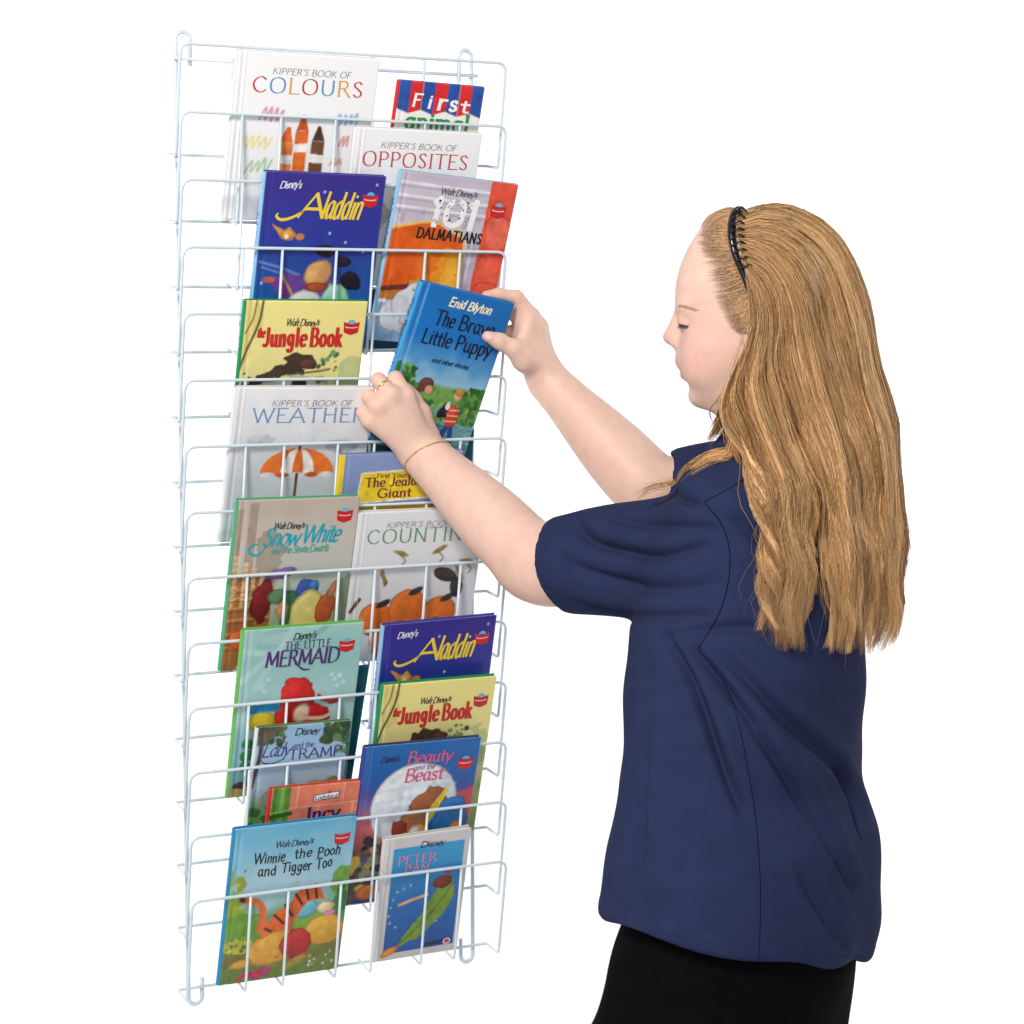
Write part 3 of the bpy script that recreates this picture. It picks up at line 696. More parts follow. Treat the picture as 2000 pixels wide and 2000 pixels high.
def p_night_moon(c):
    c.grad([(0, (40, 110, 180)), (.2, (36, 96, 176)), (.3, (70, 80, 156)), (.4, (130, 100, 160)), (.5, (206, 110, 120)), (.62, (190, 90, 90)), (.7, (70, 56, 66)), (1, (90, 84, 70))], wob=.02)
    c.poly([(.86, .34), (1, .3), (1, .66), (.84, .66)], (214, 70, 44), .8); c.blob(.48, .4, .375, .275, (226, 232, 240), rough=.02)
    for y in (.27, .34, .42): c.line([(.15, y + .02), (.5, y), (.82, y + .01)], .03, (196, 214, 228), .45)
    # gathered drapery: brown velvet, blue velvet, golden satin
    c.blob(.62, .4, .16, .11, (156, 90, 50), rot=-10, rough=.15); c.blob(.8, .52, .17, .16, (40, 110, 180), rot=20, rough=.1); c.poly([(.56, .5), (.74, .3), (.78, .31), (.64, .52)], (236, 208, 60)); c.blob(.5, .5, .12, .08, (176, 110, 66), rough=.2); c.blob(.38, .54, .07, .06, (150, 62, 40), rough=.2); c.blob(.42, .63, .16, .06, (236, 190, 50), rot=-10, rough=.3); c.blob(.55, .62, .09, .1, (226, 160, 50), rough=.3); c.blob(.52, .57, .05, .05, (240, 232, 224), rough=.3); c.blob(.88, .6, .07, .07, (190, 120, 56), rough=.2)
    c.scatter(16, (.02, .58, .32, .7), .04, [(60, 54, 60), (120, 100, 90), (40, 40, 48), (196, 160, 120)], .4); c.poly([(0, .7), (1, .68), (1, .74), (0, .76)], (110, 104, 150), .7)
    c.scatter(22, (.0, .72, .6, .95), .05, [(214, 160, 50), (150, 150, 120), (196, 100, 50), (120, 130, 130), (226, 196, 80)], .4); c.blob(.2, .93, .12, .05, (196, 110, 50)); c.poly([(0, .975), (1, .97), (1, 1.1), (0, 1.1)], (44, 56, 110))
mt, w, h = place((715, 1461), (940.5, 1440.5), 13)
o = book_solid(mt, w, h, .011, p_night_moon, (50, 66, 150), (40, 60, 110), "blue and sunset-red hardback with a big white moon and pink serif title", 38, [("BEAUTY AND THE BEAST", .22, .5, (225, 230, 245), .006)])
T = lay(o, w, h); PK = (222, 96, 140)
T("series_title", [("Disney's", .14, .3, .102, .038, (38, 44, 84), SIG)])
T("title", [("Beauty", .37, .76, .125, .075, PK, dict(thick=.17, thin=.06, nib=20, serif=.08, slant=.14)), ("and the", .44, .62, .168, .03, (150, 110, 160), SIG), ("Beast", .37, .7, .24, .082, PK, dict(thick=.17, thin=.06, nib=20, serif=.08, slant=.1))]); badge(o, w, h, .82, .12)

def p_meadow(c):
    c.grad([(0, (104, 180, 216)), (.2, (140, 196, 218)), (.4, (176, 208, 222)), (.48, (150, 196, 190)), (.6, (90, 160, 110)), (.72, (110, 150, 60)), (.85, (120, 110, 50)), (1, (84, 120, 50))], wob=.04)
    c.blob(.04, .55, .12, .22, (150, 170, 50), rough=.4); c.blob(.12, .66, .2, .1, (110, 160, 54), rough=.4); c.blob(.97, .45, .12, .12, (120, 170, 80), rough=.4); c.blob(.95, .55, .1, .08, (60, 130, 70), rough=.4); c.blob(.12, .76, .14, .05, (190, 186, 60), rough=.4); c.scatter(12, (.02, .7, .24, .8), .014, [(70, 130, 70)], .3)
    c.blob(.72, .64, .14, .09, (130, 170, 60), rough=.4); c.blob(.66, .56, .1, .06, (110, 190, 210), rough=.2)
    # a picnic: striped orange blanket, straw hay heap, red cloth and flowers
    c.poly([(.28, .76), (.34, .62), (.52, .5), (.6, .42), (.74, .42), (.82, .5), (.66, .52), (.58, .6), (.52, .72), (.4, .8)], (222, 104, 44), wob=.012)
    for x0, y0, x1, y1 in ((.33, .66, .42, .7), (.4, .58, .48, .64), (.48, .52, .55, .6), (.56, .46, .62, .53), (.64, .42, .67, .5), (.3, .72, .4, .76), (.72, .43, .74, .5)): c.line([(x0, y0), (x1, y1)], .022, (48, 32, 30), 1, False)
    c.line([(.14, .46), (.24, .48), (.3, .55), (.29, .66)], .06, (222, 108, 48)); c.blob(.12, .455, .03, .015, (40, 30, 30), rot=30)
    c.blob(.42, .8, .24, .11, (214, 156, 58), rot=-14, rough=.1); c.blob(.84, .72, .17, .1, (220, 164, 62), rot=10, rough=.12); c.blob(.6, .79, .13, .1, (186, 44, 38), rot=20, rough=.12); c.blob(.16, .88, .1, .035, (212, 154, 58), rot=-12); c.blob(.62, .91, .12, .03, (210, 150, 60), rot=-28); c.blob(.82, .57, .07, .04, (238, 214, 160), rough=.2); c.blob(.86, .61, .05, .02, (206, 130, 170))
    c.poly([(0, .9), (1, .88), (1, 1.1), (0, 1.1)], (104, 128, 52), .6); c.scatter(10, (.14, .92, .4, .985), .03, [(206, 50, 70), (190, 40, 110)], .3); c.scatter(12, (.72, .87, .96, .95), .008, [(240, 230, 236), (206, 160, 190)], .2); c.scatter(40, (0, .86, 1, 1), .012, [(80, 100, 40), (140, 130, 60), (70, 120, 50)], .4, .7)
mt, w, h = place((460, 1621.8), (698, 1594.6), 14)
o = book_solid(mt, w, h, .011, p_meadow, (22, 140, 190), (22, 140, 190), "light blue and green hardback with black hand-lettered title over a meadow picnic", 39, [("WINNIE THE POOH", .22, .44, (225, 240, 248), .006)])
T = lay(o, w, h); HL = dict(thick=.14, thin=.1, nib=30, slant=.06, track=.1, jit=.1)
T("series_title", [("Walt Disney's", .34, .65, .14, .036, (46, 48, 56), SIG)])
T("title", [("Winnie", .175, .43, .232, .062, BLACK, HL), ("the", .51, .65, .226, .062, BLACK, HL), ("Pooh", .7, .89, .228, .062, BLACK, HL), ("and", .22, .37, .31, .062, BLACK, HL), ("Tigger", .41, .66, .306, .062, BLACK, HL), ("Too", .7, .83, .306, .062, BLACK, HL)]); badge(o, w, h, .825, .095)

# ---- smaller books
def p_park(c):
    c.grad([(0, (150, 190, 222)), (.3, (170, 200, 226)), (.5, (180, 200, 216)), (.7, (110, 160, 80)), (1, (70, 120, 56))], wob=.04)
    c.scatter(50, (.0, .0, .3, .12), .035, [(60, 84, 50), (90, 110, 70), (110, 90, 70)], .5); c.line([(.04, .0), (.06, .2), (.0, .45)], .05, (84, 70, 64)); c.scatter(60, (.72, -.02, 1.02, .14), .035, [(50, 84, 60), (80, 110, 70), (70, 90, 50)], .5); c.scatter(30, (.86, .1, 1.02, .24), .03, [(60, 96, 66), (110, 140, 90)], .5)
    c.blob(.25, .56, .14, .09, (150, 148, 146), rough=.2); c.blob(.24, .6, .06, .04, (226, 224, 220), rough=.2); c.blob(.72, .52, .2, .08, (214, 150, 70), rough=.12); c.blob(.9, .54, .08, .1, (190, 120, 56), rough=.2); c.blob(.45, .54, .04, .08, (196, 130, 110), rough=.4); c.scatter(20, (.3, .44, 1, .56), .03, [(90, 120, 90), (150, 160, 120)], .4, .5)
    c.scatter(50, (0, .62, 1, 1), .06, [(60, 120, 50), (100, 150, 70), (40, 96, 44)], .4, .8)
mt, w, h = place((504, 1422.5), (686.3, 1408), 12)
o = book_solid(mt, w, h, .009, p_park, (232, 236, 240), (90, 140, 80), "slim light blue book with dark trees in its top corners and blue script title", 41)
T = lay(o, w, h); NV = (58, 70, 136)
T("series_title", [("Disney", .4, .66, .075, .05, BLACK, SIG)])
T("title", [("Lady", .07, .37, .225, .1, NV, dict(thick=.13, thin=.05, nib=40, slant=.3, track=-.02)), ("and the", .4, .62, .175, .042, NV, dict(thick=.14, thin=.06, slant=.1)), ("TRAMP", .36, .93, .26, .075, NV, dict(thick=.15, thin=.05, nib=15, serif=.09, track=.08))]); swash(o, w, h, [(.06, .235), (.1, .27), (.2, .28), (.32, .25)], .01, NV)
def p_brick(c):
    c.fill(236, 132, 104); c.mix(np.ones(c.x.shape), (236, 132, 104), 1, .08)
    for y in (.16, .38, .6, .82): c.line([(.2, y), (1, y - .005)], .012, (246, 186, 160), 1, False)
    for i, y in enumerate((-.06, .16, .38, .6, .82)):
        for x in (.3 + .25 * (i % 2), .82 + .12 * (i % 2)): c.line([(x, y), (x - .005, y + .22)], .012, (246, 186, 160), 1, False)
    c.poly([(.02, -.02), (.22, -.02), (.2, 1.1), (0, 1.1)], (84, 140, 48)); c.line([(.13, 0), (.11, 1)], .05, (140, 190, 90), .7)
    for y in (.22, .52, .85): c.line([(0, y), (.24, y - .02)], .05, (50, 96, 36)); c.line([(.0, y - .03), (.24, y - .05)], .016, (150, 190, 100))
mt, w, h = place((531, 1542), (704.9, 1525), 13)
o = book_solid(mt, w, h, .009, p_brick, (206, 44, 44), (206, 90, 70), "small salmon-pink brick-patterned book with a green drainpipe and dark blue title", 42)
T = lay(o, w, h)
ik = Ink(); ik.poly([(x * w, h * (1 - y)) for x, y in ((.48, .125), (.77, .11), (.77, .06), (.48, .075))], A(60, 70, 110)); ik.poly([(x * w, h * (1 - y)) for x, y in ((.49, .12), (.76, .106), (.76, .065), (.49, .08))], A(250, 248, 246))
ik.text("Ladybird", .5 * w, .75 * w, h * (1 - .112), .03 * h, A(40, 40, 70), .2, .12); ik.poly([(w * (.66 + .02 * math.cos(a)), h * (1 - .062) + w * .016 * math.sin(a)) for a in np.linspace(0, 2 * np.pi, 11)[:-1]], A(206, 40, 44)); ik.build("publisher_label", o)
T("title", [("Incy", .43, .8, .27, .1, (50, 40, 110), dict(thick=.22, thin=.08, nib=10, serif=.12, track=.12))])
def p_giant(c):
    c.grad([(0, (140, 158, 204)), (.5, (126, 146, 196)), (.6, (110, 150, 120)), (1, (90, 130, 70))], wob=.03)
    c.poly([(-.02, 0), (.03, 0), (.03, 1), (-.02, 1)], (236, 206, 50), wob=0); c.poly([(.17, .125), (.77, .105), (.77, .315), (.15, .335)], (250, 246, 230), wob=0); c.poly([(.18, .132), (.76, .113), (.76, .307), (.16, .327)], (238, 206, 46), wob=.003); c.poly([(.14, .36), (1.0, .34), (1, .42), (.14, .42)], (226, 190, 40))
mt, w, h = place((669, 889), (905, 880), 8)
o = book_solid(mt, w, h, .009, p_giant, (240, 208, 50), (120, 140, 190), "periwinkle blue book with a yellow title panel and slab lettering, behind the forearm", 43)
T = lay(o, w, h); MB = (110, 44, 60)
T("series_title", [("First Young Pet", .3, .68, .165, .03, MB, dict(thick=.18, thin=.1))])
T("title", [("The Jealous", .21, .73, .222, .06, MB, dict(thick=.2, thin=.07, nib=10, serif=.12, track=.1)), ("Giant", .32, .6, .298, .06, MB, dict(thick=.2, thin=.07, nib=10, serif=.12, track=.1))])
def p_starpanel(c):
    c.grad([(0, (214, 210, 210)), (1, (196, 194, 194))]); c.line([(.035, 0), (.035, 1)], .02, (236, 234, 234), .8)
    s = c.c.copy(); c.grad([(0, (64, 164, 214)), (.25, (56, 150, 206)), (.5, (44, 110, 178)), (1, (32, 78, 150))], wob=.03)
    m = ((c.x > .105) & (c.x < .935) & (c.y > .085) & (c.y < .945))[..., None]; c.c = np.where(m, c.c, s)
    for x, y in ((.2, .44), (.27, .42), (.35, .4), (.16, .5), (.14, .56), (.13, .63), (.15, .69), (.22, .73), (.45, .78), (.53, .77), (.62, .75), (.7, .73)): c.blob(x, y, .012, .009, (170, 190, 160), rough=.1)
    # a long green feather with an orange quill
    c.poly([(.86, .4), (.9, .52), (.76, .7), (.5, .84), (.27, .9), (.3, .85), (.5, .68), (.62, .5)], (120, 150, 50), wob=.01); c.line([(.87, .42), (.6, .68), (.28, .88)], .016, (80, 110, 40)); c.blob(.18, .93, .11, .03, (232, 140, 46), rot=-24, rough=.1); c.blob(.74, .41, .12, .055, (120, 48, 32), rot=-10, rough=.15); c.line([(.24, .55), (.4, .52), (.56, .5)], .035, (222, 168, 120)); c.blob(.78, .33, .04, .02, (196, 50, 44), rot=40)
mt, w, h = place((754, 1641), (921, 1616.8), 14)
o = book_solid(mt, w, h, .011, p_starpanel, (226, 222, 222), (214, 210, 210), "white framed small hardback with starry blue panel, pink title and long green feather", 44, [("PETER PAN", .2, .5, (110, 100, 120), .006)])
T = lay(o, w, h); P2 = (214, 140, 180)
T("series_title", [("Disney", .41, .7, .1, .045, BLACK, SIG)])
T("title", [("PETER", .17, .62, .225, .072, P2, dict(thick=.17, thin=.06, nib=10, serif=.09, track=.1)), ("PAN", .26, .54, .305, .068, P2, dict(thick=.17, thin=.06, nib=10, serif=.09, track=.1))])
ik = Ink(); ik.text("Ladybird", .56 * w, .8 * w, h * .072, .035 * h, A(22, 24, 40), .2, .12, 30, .1)
for r_, c_ in ((.045, (240, 238, 238)), (.034, (200, 36, 40))): ik.poly([(w * (.86 + r_ * math.cos(a)), h * .085 + w * r_ * .8 * math.sin(a)) for a in np.linspace(0, 2 * np.pi, 15)[:-1]], A(*c_))
ik.build("publisher_label", o)
# ---- plain books that only peep out between the others
def p_plain(r_, g_, b_):
    def f(c): c.fill(r_, g_, b_); c.mix(np.ones(c.x.shape), (r_, g_, b_), 1, .06)
    return f
mt, w, h = place((560, 1308), (722, 1300), 11, back=.0118)
book_solid(mt, w, h, .004, p_plain(16, 86, 104), (16, 86, 104), (16, 86, 104), "plain dark teal book hiding behind the sea-green cover", 51)
mt, w, h = place((716, 842), (927, 838), 7, vb=.010, slope=.12)
book_solid(mt, w, h, .006, p_plain(22, 84, 96), (50, 54, 60), (22, 84, 96), "plain deep teal book in the pocket under the held blue book", 52)
mt, w, h = place((716, 566), (880, 566), 4, back=.0118)
book_solid(mt, w, h, .004, p_plain(20, 60, 84), (20, 50, 76), (20, 60, 84), "plain navy book hiding behind the fireplace cover", 53)

# ---- the book in her hands
HB_SL = .30
def held_frame():
    lean = math.atan(HB_SL)
    n = RV * math.cos(lean) - RZ * math.sin(lean)
    p0 = RK(0.3, .053, tier_z(7) + RH - .012)
    return p0, n
HB_P, HB_N = held_frame()
def PB(px, py, off=0.0): return ray_plane(px, py, HB_P + HB_N * off, HB_N)
a, b, d_ = PB(826, 550), PB(1005.7, 593.6), PB(927, 866)
X = (b - a) / np.linalg.norm(b - a); Y = np.cross(HB_N, X); w = np.linalg.norm(b - a); h = np.linalg.norm(b - d_) * 1.14
o_ = a - Y * h
HBM = Matrix(((X[0], Y[0], HB_N[0], o_[0]), (X[1], Y[1], HB_N[1], o_[1]), (X[2], Y[2], HB_N[2], o_[2]), (0, 0, 0, 1)))
print("held book", w, h, "angle err", np.dot(X, (b - d_) / h))
def p_lake(c):
    c.grad([(0, (26, 112, 190)), (.3, (30, 120, 200)), (.45, (90, 160, 214)), (.56, (150, 200, 226)), (.6, (120, 170, 90)), (.7, (100, 156, 70)), (.76, (120, 170, 170)), (1, (70, 130, 160))], wob=.02)
    c.scatter(50, (.02, .5, .2, .66), .04, [(60, 120, 50), (110, 170, 70), (40, 90, 40)], .5); c.scatter(70, (.78, .56, 1.02, .76), .04, [(60, 120, 50), (90, 150, 60), (44, 100, 44)], .5); c.scatter(40, (.2, .6, .8, .66), .03, [(80, 140, 60), (120, 170, 80)], .4); c.scatter(40, (.3, .68, 1, .78), .03, [(90, 150, 70), (60, 120, 60), (140, 180, 80)], .5)
    for _ in range(90):
        x, y = c.r.uniform(.1, 1), c.r.uniform(.76, 1.0); c.line([(x, y), (x + .07, y + .006)], .012, [(150, 200, 200), (60, 120, 150), (40, 100, 120), (110, 170, 150)][c.r.integers(4)], .7, False)
    c.line([(.9, .68), (.9, .76)], .02, (100, 70, 50))
    # two children: one in a yellow dress, one in a red striped jumper and jeans with a puppy
    c.blob(.36, .83, .1, .11, (206, 170, 50), rot=8, rough=.12); c.blob(.37, .585, .075, .045, (112, 66, 56), rough=.1); c.blob(.41, .615, .045, .03, (226, 160, 120), rough=.06); c.line([(.32, .6), (.27, .68), (.2, .74)], .055, (108, 64, 52)); c.line([(.4, .76), (.52, .79)], .028, (226, 160, 124)); c.line([(.4, .82), (.52, .84)], .028, (226, 160, 124))
    c.blob(.73, .745, .07, .075, (214, 66, 46), rot=-6, rough=.08)
    for y in (.7, .735, .77): c.line([(.67, y + .01), (.79, y)], .012, (246, 190, 160), 1, False)
    c.blob(.73, .615, .045, .035, (232, 172, 130), rough=.06); c.blob(.74, .592, .05, .024, (206, 150, 70), rough=.15); c.line([(.71, .82), (.66, .9), (.62, .97)], .055, (38, 74, 140)); c.line([(.76, .82), (.79, .9), (.82, .97)], .055, (38, 74, 140)); c.blob(.62, .99, .03, .014, (226, 170, 130)); c.blob(.84, .99, .03, .014, (226, 170, 130)); c.blob(.63, .715, .05, .05, (36, 34, 38), rot=30, rough=.25); c.blob(.66, .69, .025, .025, (240, 240, 240), rough=.3)
    c.line([(.07, 0), (.07, 1)], .03, (90, 170, 222), .5)
held = book_solid(HBM, w, h, .014, p_lake, (70, 160, 220), (40, 120, 190), "glossy blue hardback with black title and lakeside children, held in both hands", 61, [("The Brave Little Puppy", .1, .8, (30, 60, 110), .0075)], name="picture_book", cell=.0011)
T = lay(held, w, h)
T("author_name", [("Enid", .33, .5, .1, .05, (246, 240, 200), dict(thick=.22, thin=.13, nib=35, slant=.2, jit=.08)), ("Blyton", .53, .78, .1, .052, (246, 240, 200), dict(thick=.22, thin=.13, nib=35, slant=.2, jit=.08))])
HB = dict(thick=.15, thin=.075, nib=30, slant=.05, track=.08)
T("title", [("The", .24, .45, .225, .088, (18, 26, 50), HB), ("Brave", .50, .88, .225, .088, (18, 26, 50), HB), ("Little", .17, .48, .345, .088, (18, 26, 50), HB), ("Puppy", .53, .92, .345, .088, (18, 26, 50), HB), ("and other stories", .34, .74, .445, .027, (24, 50, 90), dict(SIG, thick=.2, thin=.12))])
# ------------------------------------------------------------------ implicit surfaces: blended shapes on a voxel grid, meshed by surface nets
class Field:
    def __init__(s, lo, hi, h):
        s.h = h; s.lo = np.asarray(lo, float); s.n = np.ceil((np.asarray(hi) - s.lo) / h).astype(int) + 1
        s.D = np.full(s.n, 0.06, np.float32)
    def sub(s, lo, hi):
        a = np.clip(np.floor((np.asarray(lo) - s.lo) / s.h).astype(int), 0, s.n); b = np.clip(np.ceil((np.asarray(hi) - s.lo) / s.h).astype(int) + 1, 0, s.n)
        sl = tuple(slice(i, j) for i, j in zip(a, b))
        g = [(s.lo[i] + s.h * np.arange(a[i], b[i])).astype(np.float32) for i in range(3)]
        return sl, g[0][:, None, None], g[1][None, :, None], g[2][None, None, :]
    def union(s, sl, d, k):
        o = s.D[sl]
        hh = np.maximum(k - np.abs(o - d), 0) / k if k > 0 else 0
        s.D[sl] = np.minimum(o, d) - (hh * hh * k * .25 if k > 0 else 0)
    def cut(s, sl, d, k):                           # remove shape d
        o = s.D[sl]; d = -d
        hh = np.maximum(k - np.abs(o - d), 0) / k
        s.D[sl] = np.maximum(o, d) + hh * hh * k * .25
    def cone(s, a, b, ra, rb, k=.01):
        a, b = np.asarray(a, float), np.asarray(b, float); m = max(ra, rb) + k + .006
        sl, X, Y, Z = s.sub(np.minimum(a, b) - m, np.maximum(a, b) + m)
        ab = b - a; L2 = ab @ ab
        px, py, pz = X - a[0], Y - a[1], Z - a[2]
        t = np.clip((px * ab[0] + py * ab[1] + pz * ab[2]) / L2, 0, 1)
        d = np.sqrt((px - t * ab[0]) ** 2 + (py - t * ab[1]) ** 2 + (pz - t * ab[2]) ** 2) - (ra + (rb - ra) * t)
        s.union(sl, d.astype(np.float32), k)
    def chain(s, pts, rad, k=.01):
        for i in range(len(pts) - 1): s.cone(pts[i], pts[i + 1], rad[i], rad[i + 1], k)
    def limb(s, pts, rad, k=.01, n=5):
        q = crom(np.array([list(p) + [r] for p, r in zip(pts, rad)]), n)
        s.chain(q[:, :3], q[:, 3], k)
    def ell(s, c, axes, r, k=.01, cut=False):
        c = np.asarray(c, float); m = max(r) + k + .006
        sl, X, Y, Z = s.sub(c - m, c + m)
        q = [((X - c[0]) * a[0] + (Y - c[1]) * a[1] + (Z - c[2]) * a[2]) for a in axes]
        k0 = np.sqrt(sum((q[i] / r[i]) ** 2 for i in range(3))); k1 = np.sqrt(sum((q[i] / r[i] ** 2) ** 2 for i in range(3))) + 1e-6
        d = (k0 * (k0 - 1) / k1).astype(np.float32)
        (s.cut if cut else s.union)(sl, d, k)
    def mesh(s, smooth=2):
        D = s.D; S = D < 0; n = np.array(D.shape)
        c = np.zeros(n - 1, np.int8)
        for i in (0, 1):
            for j in (0, 1):
                for k in (0, 1): c += S[i:n[0] - 1 + i, j:n[1] - 1 + j, k:n[2] - 1 + k]
        I = np.argwhere((c > 0) & (c < 8)); idx = np.full(n - 1, -1, np.int64); idx[tuple(I.T)] = np.arange(len(I))
        acc = np.zeros((len(I), 3)); cnt = np.zeros(len(I))
        cor = [np.array((i, j, k)) for i in (0, 1) for j in (0, 1) for k in (0, 1)]
        val = {tuple(q): D[I[:, 0] + q[0], I[:, 1] + q[1], I[:, 2] + q[2]] for q in cor}
        for a in cor:
            for ax in range(3):
                if a[ax]: continue
                b = a.copy(); b[ax] = 1
                va, vb = val[tuple(a)], val[tuple(b)]; m = (va < 0) != (vb < 0)
                t = np.where(m, va / (va - vb + 1e-20), 0)
                p = a[None] + t[:, None] * (b - a)[None]
                acc[m] += p[m]; cnt[m] += 1
        V = s.lo + (I + acc / cnt[:, None]) * s.h
        F = []
        for ax in range(3):
            u, v = (ax + 1) % 3, (ax + 2) % 3
            lo = [slice(None)] * 3; hi = [slice(None)] * 3
            lo[ax] = slice(0, n[ax] - 1); hi[ax] = slice(1, n[ax])
            A0, A1 = S[tuple(lo)], S[tuple(hi)]
            E = np.argwhere(A0 != A1)
            E = E[(E[:, u] > 0) & (E[:, v] > 0) & (E[:, u] < n[u] - 1) & (E[:, v] < n[v] - 1)]
            eu = np.eye(3, dtype=int)[u]; ev = np.eye(3, dtype=int)[v]
            q = np.stack([idx[tuple((E - eu - ev).T)], idx[tuple((E - ev).T)], idx[tuple(E.T)], idx[tuple((E - eu).T)]], 1)
            ins = S[tuple(E.T)]
            q[~ins] = q[~ins][:, ::-1]
            F.append(q)
        F = np.vstack(F)
        e0 = np.concatenate([F[:, i] for i in range(4)]); e1 = np.concatenate([F[:, (i + 1) % 4] for i in range(4)])
        for it in range(smooth):
            acc = np.zeros_like(V); cn = np.bincount(e0, minlength=len(V)) + np.bincount(e1, minlength=len(V))
            for i in range(3): acc[:, i] = np.bincount(e0, V[e1, i], len(V)) + np.bincount(e1, V[e0, i], len(V))
            V = V * .4 + .6 * acc / np.maximum(cn, 1)[:, None]
        return V, F
def normals(V, F):
    n = np.cross(V[F[:, 2]] - V[F[:, 0]], V[F[:, 3]] - V[F[:, 1]]); N = np.zeros_like(V)
    for i in range(4):
        for j in range(3): N[:, j] += np.bincount(F[:, i], n[:, j], len(V))
    return N / (np.linalg.norm(N, axis=1, keepdims=True) + 1e-12)
def bvh(V, F): return BVHTree.FromPolygons([tuple(v) for v in V.tolist()], F.tolist())
def hit(tree, px, py):
    d = ray(px, py); r = tree.ray_cast(Vector(CAM), Vector(d))
    return (None, None) if r[0] is None else (np.array(r[0]), np.array(r[1]))
def cdepth(p): v = np.asarray(p) - CAM; return v[..., 1] * CP - v[..., 2] * SP
def pol_dist(V, pts):
    d = np.full(len(V), 9.0); tt = np.zeros(len(V)); pts = np.asarray(pts); n = len(pts) - 1
    for i in range(n):
        a, b = pts[i], pts[i + 1]; ab = b - a
        t = np.clip(((V - a) @ ab) / (ab @ ab + 1e-12), 0, 1); q = np.linalg.norm(V - a - t[:, None] * ab, axis=1)
        m = q < d; d[m] = q[m]; tt[m] = (i + t[m]) / n
    return d, tt

person = empty("person", (0.36, 2.93, 0.0), "girl in navy T-shirt with long fair hair, both hands on a blue book", "person")
PM = person.matrix_world.copy(); PM = Matrix.Translation((0.36, 2.93, 0.0))
def mine(o):                                        # parent to the person, keeping world coordinates
    o.parent = person; o.matrix_parent_inverse = PM.inverted(); return o
ALPHA = math.radians(36)
TF = np.array([-math.cos(ALPHA), math.sin(ALPHA), 0]); TL = np.array([-math.sin(ALPHA), -math.cos(ALPHA), 0]); UP = np.array([0, 0, 1.0])
DT = 2.93                                           # depth of the trunk

# ------------------------------------------------------------------ head, arms and hands: one skin
B = Field((-0.25, 2.66, 1.00), (0.50, 3.46, 1.64), .0025)
HD = 2.88; HM = HD / FPX
HY = math.radians(10)
HF = np.array([-math.cos(HY), math.sin(HY), 0]); HL = np.array([-math.sin(HY), -math.cos(HY), 0])
H0 = P(1460, 620, HD)
def hp(px, py, b=0.0):                              # head point from a profile pixel, b metres towards her left ear
    return H0 + HF * ((1460 - px) * HM / math.cos(HY)) + UP * ((620 - py) * HM) + HL * b
def tab(rows):
    r = np.array(rows, float); q = crom(r, 8); q = q[np.argsort(q[:, 0])]; return q[:, 0], q[:, 1]
fy, fx = tab([(408, 1440), (418, 1408), (432, 1380), (455, 1361), (484, 1343), (514, 1330), (542, 1322), (568, 1318.5), (586, 1321), (606, 1329), (632, 1335), (660, 1336), (684, 1334), (710, 1335), (730, 1339), (748, 1346), (760, 1350), (772, 1349), (786, 1356), (798, 1373), (812, 1405), (850, 1440)])
uy, ux = tab([(600, 0), (672, 0), (684, 2), (694, 7), (704, 9.5), (712, 8), (719, 3), (726, -1), (731, 5), (737, 10), (743, 4), (749, 0), (780, 0), (800, 0)])     # lips
by, bx = tab([(408, 1470), (420, 1510), (450, 1560), (500, 1592), (560, 1602), (620, 1596), (690, 1568), (760, 1540), (812, 1530), (850, 1530)])
wy, wx = tab([(408, .02), (418, .040), (440, .056), (480, .068), (540, .0755), (600, .0765), (650, .073), (700, .0665), (740, .058), (775, .047), (800, .036), (850, .03)])
c0, c1 = hp(1460, 850), hp(1460, 404)
sl, X, Y, Z = B.sub((H0[0] - .17, H0[1] - .14, c0[2]), (H0[0] + .17, H0[1] + .14, c1[2]))
yy = 620 - (Z - H0[2]) / HM
Af = (1460 - np.interp(yy, fy, fx)) * HM; Ab = (np.interp(yy, by, bx) - 1460) * HM; Wd = np.interp(yy, wy, wx); lip = np.interp(yy, uy, ux) * HM
fa = (X - H0[0]) * HF[0] + (Y - H0[1]) * HF[1]; lb = (X - H0[0]) * HL[0] + (Y - H0[1]) * HL[1]
front = Af + lip * np.exp(-(lb / .017) ** 2)
ext = np.where(fa > 0, np.maximum(front, .01), np.maximum(Ab, .01))
q = ((np.abs(fa) / ext) ** 2.15 + (np.abs(lb) / Wd) ** 2.15) ** (1 / 2.15)
d = (q - 1) * np.minimum(ext, Wd) * .85
d = np.maximum(d, yy - 822); d = np.where(yy < 409, .02, d)
B.union(sl, d.astype(np.float32), .004)
AX = (HF, HL, UP)
for s in (1, -1):                                   # eye sockets, lids, cheeks, wings of the nose, ears
    B.ell(hp(1320, 622, s * .031), AX, (.010, .014, .010), .012, cut=True)
    B.ell(hp(1348, 630, s * .030), AX, (.0125, .0140, .0105), .0035)
    B.ell(hp(1346, 602, s * .024), AX, (.011, .020, .008), .02)
    B.ell(hp(1388, 700, s * .038), AX, (.024, .020, .030), .035)
    B.ell(hp(1326, 668, s * .0098), AX, (.0092, .0062, .0068), .0045)
    B.ell(hp(1322, 677, s * .006), AX, (.0035, .0026, .0022), .002, cut=True)
    B.ell(hp(1475, 640, s * .077), (HF, HL, UP), (.014, .007, .028), .008)
B.chain([hp(1338, 602), hp(1333.5, 622), hp(1325.5, 642), hp(1309.5, 658.5)], [.0086, .0098, .0108, .0092], .010)
B.cone(hp(1322, 664), hp(1336, 676), .0060, .0065, .006)
for s in (1, -1): B.ell(hp(1340, 668, s * .0165), (HF, HL, UP), (.0045, .0035, .011), .006, cut=True)
B.cone(hp(1357, 645), hp(1360, 700), .018, .020, .02)
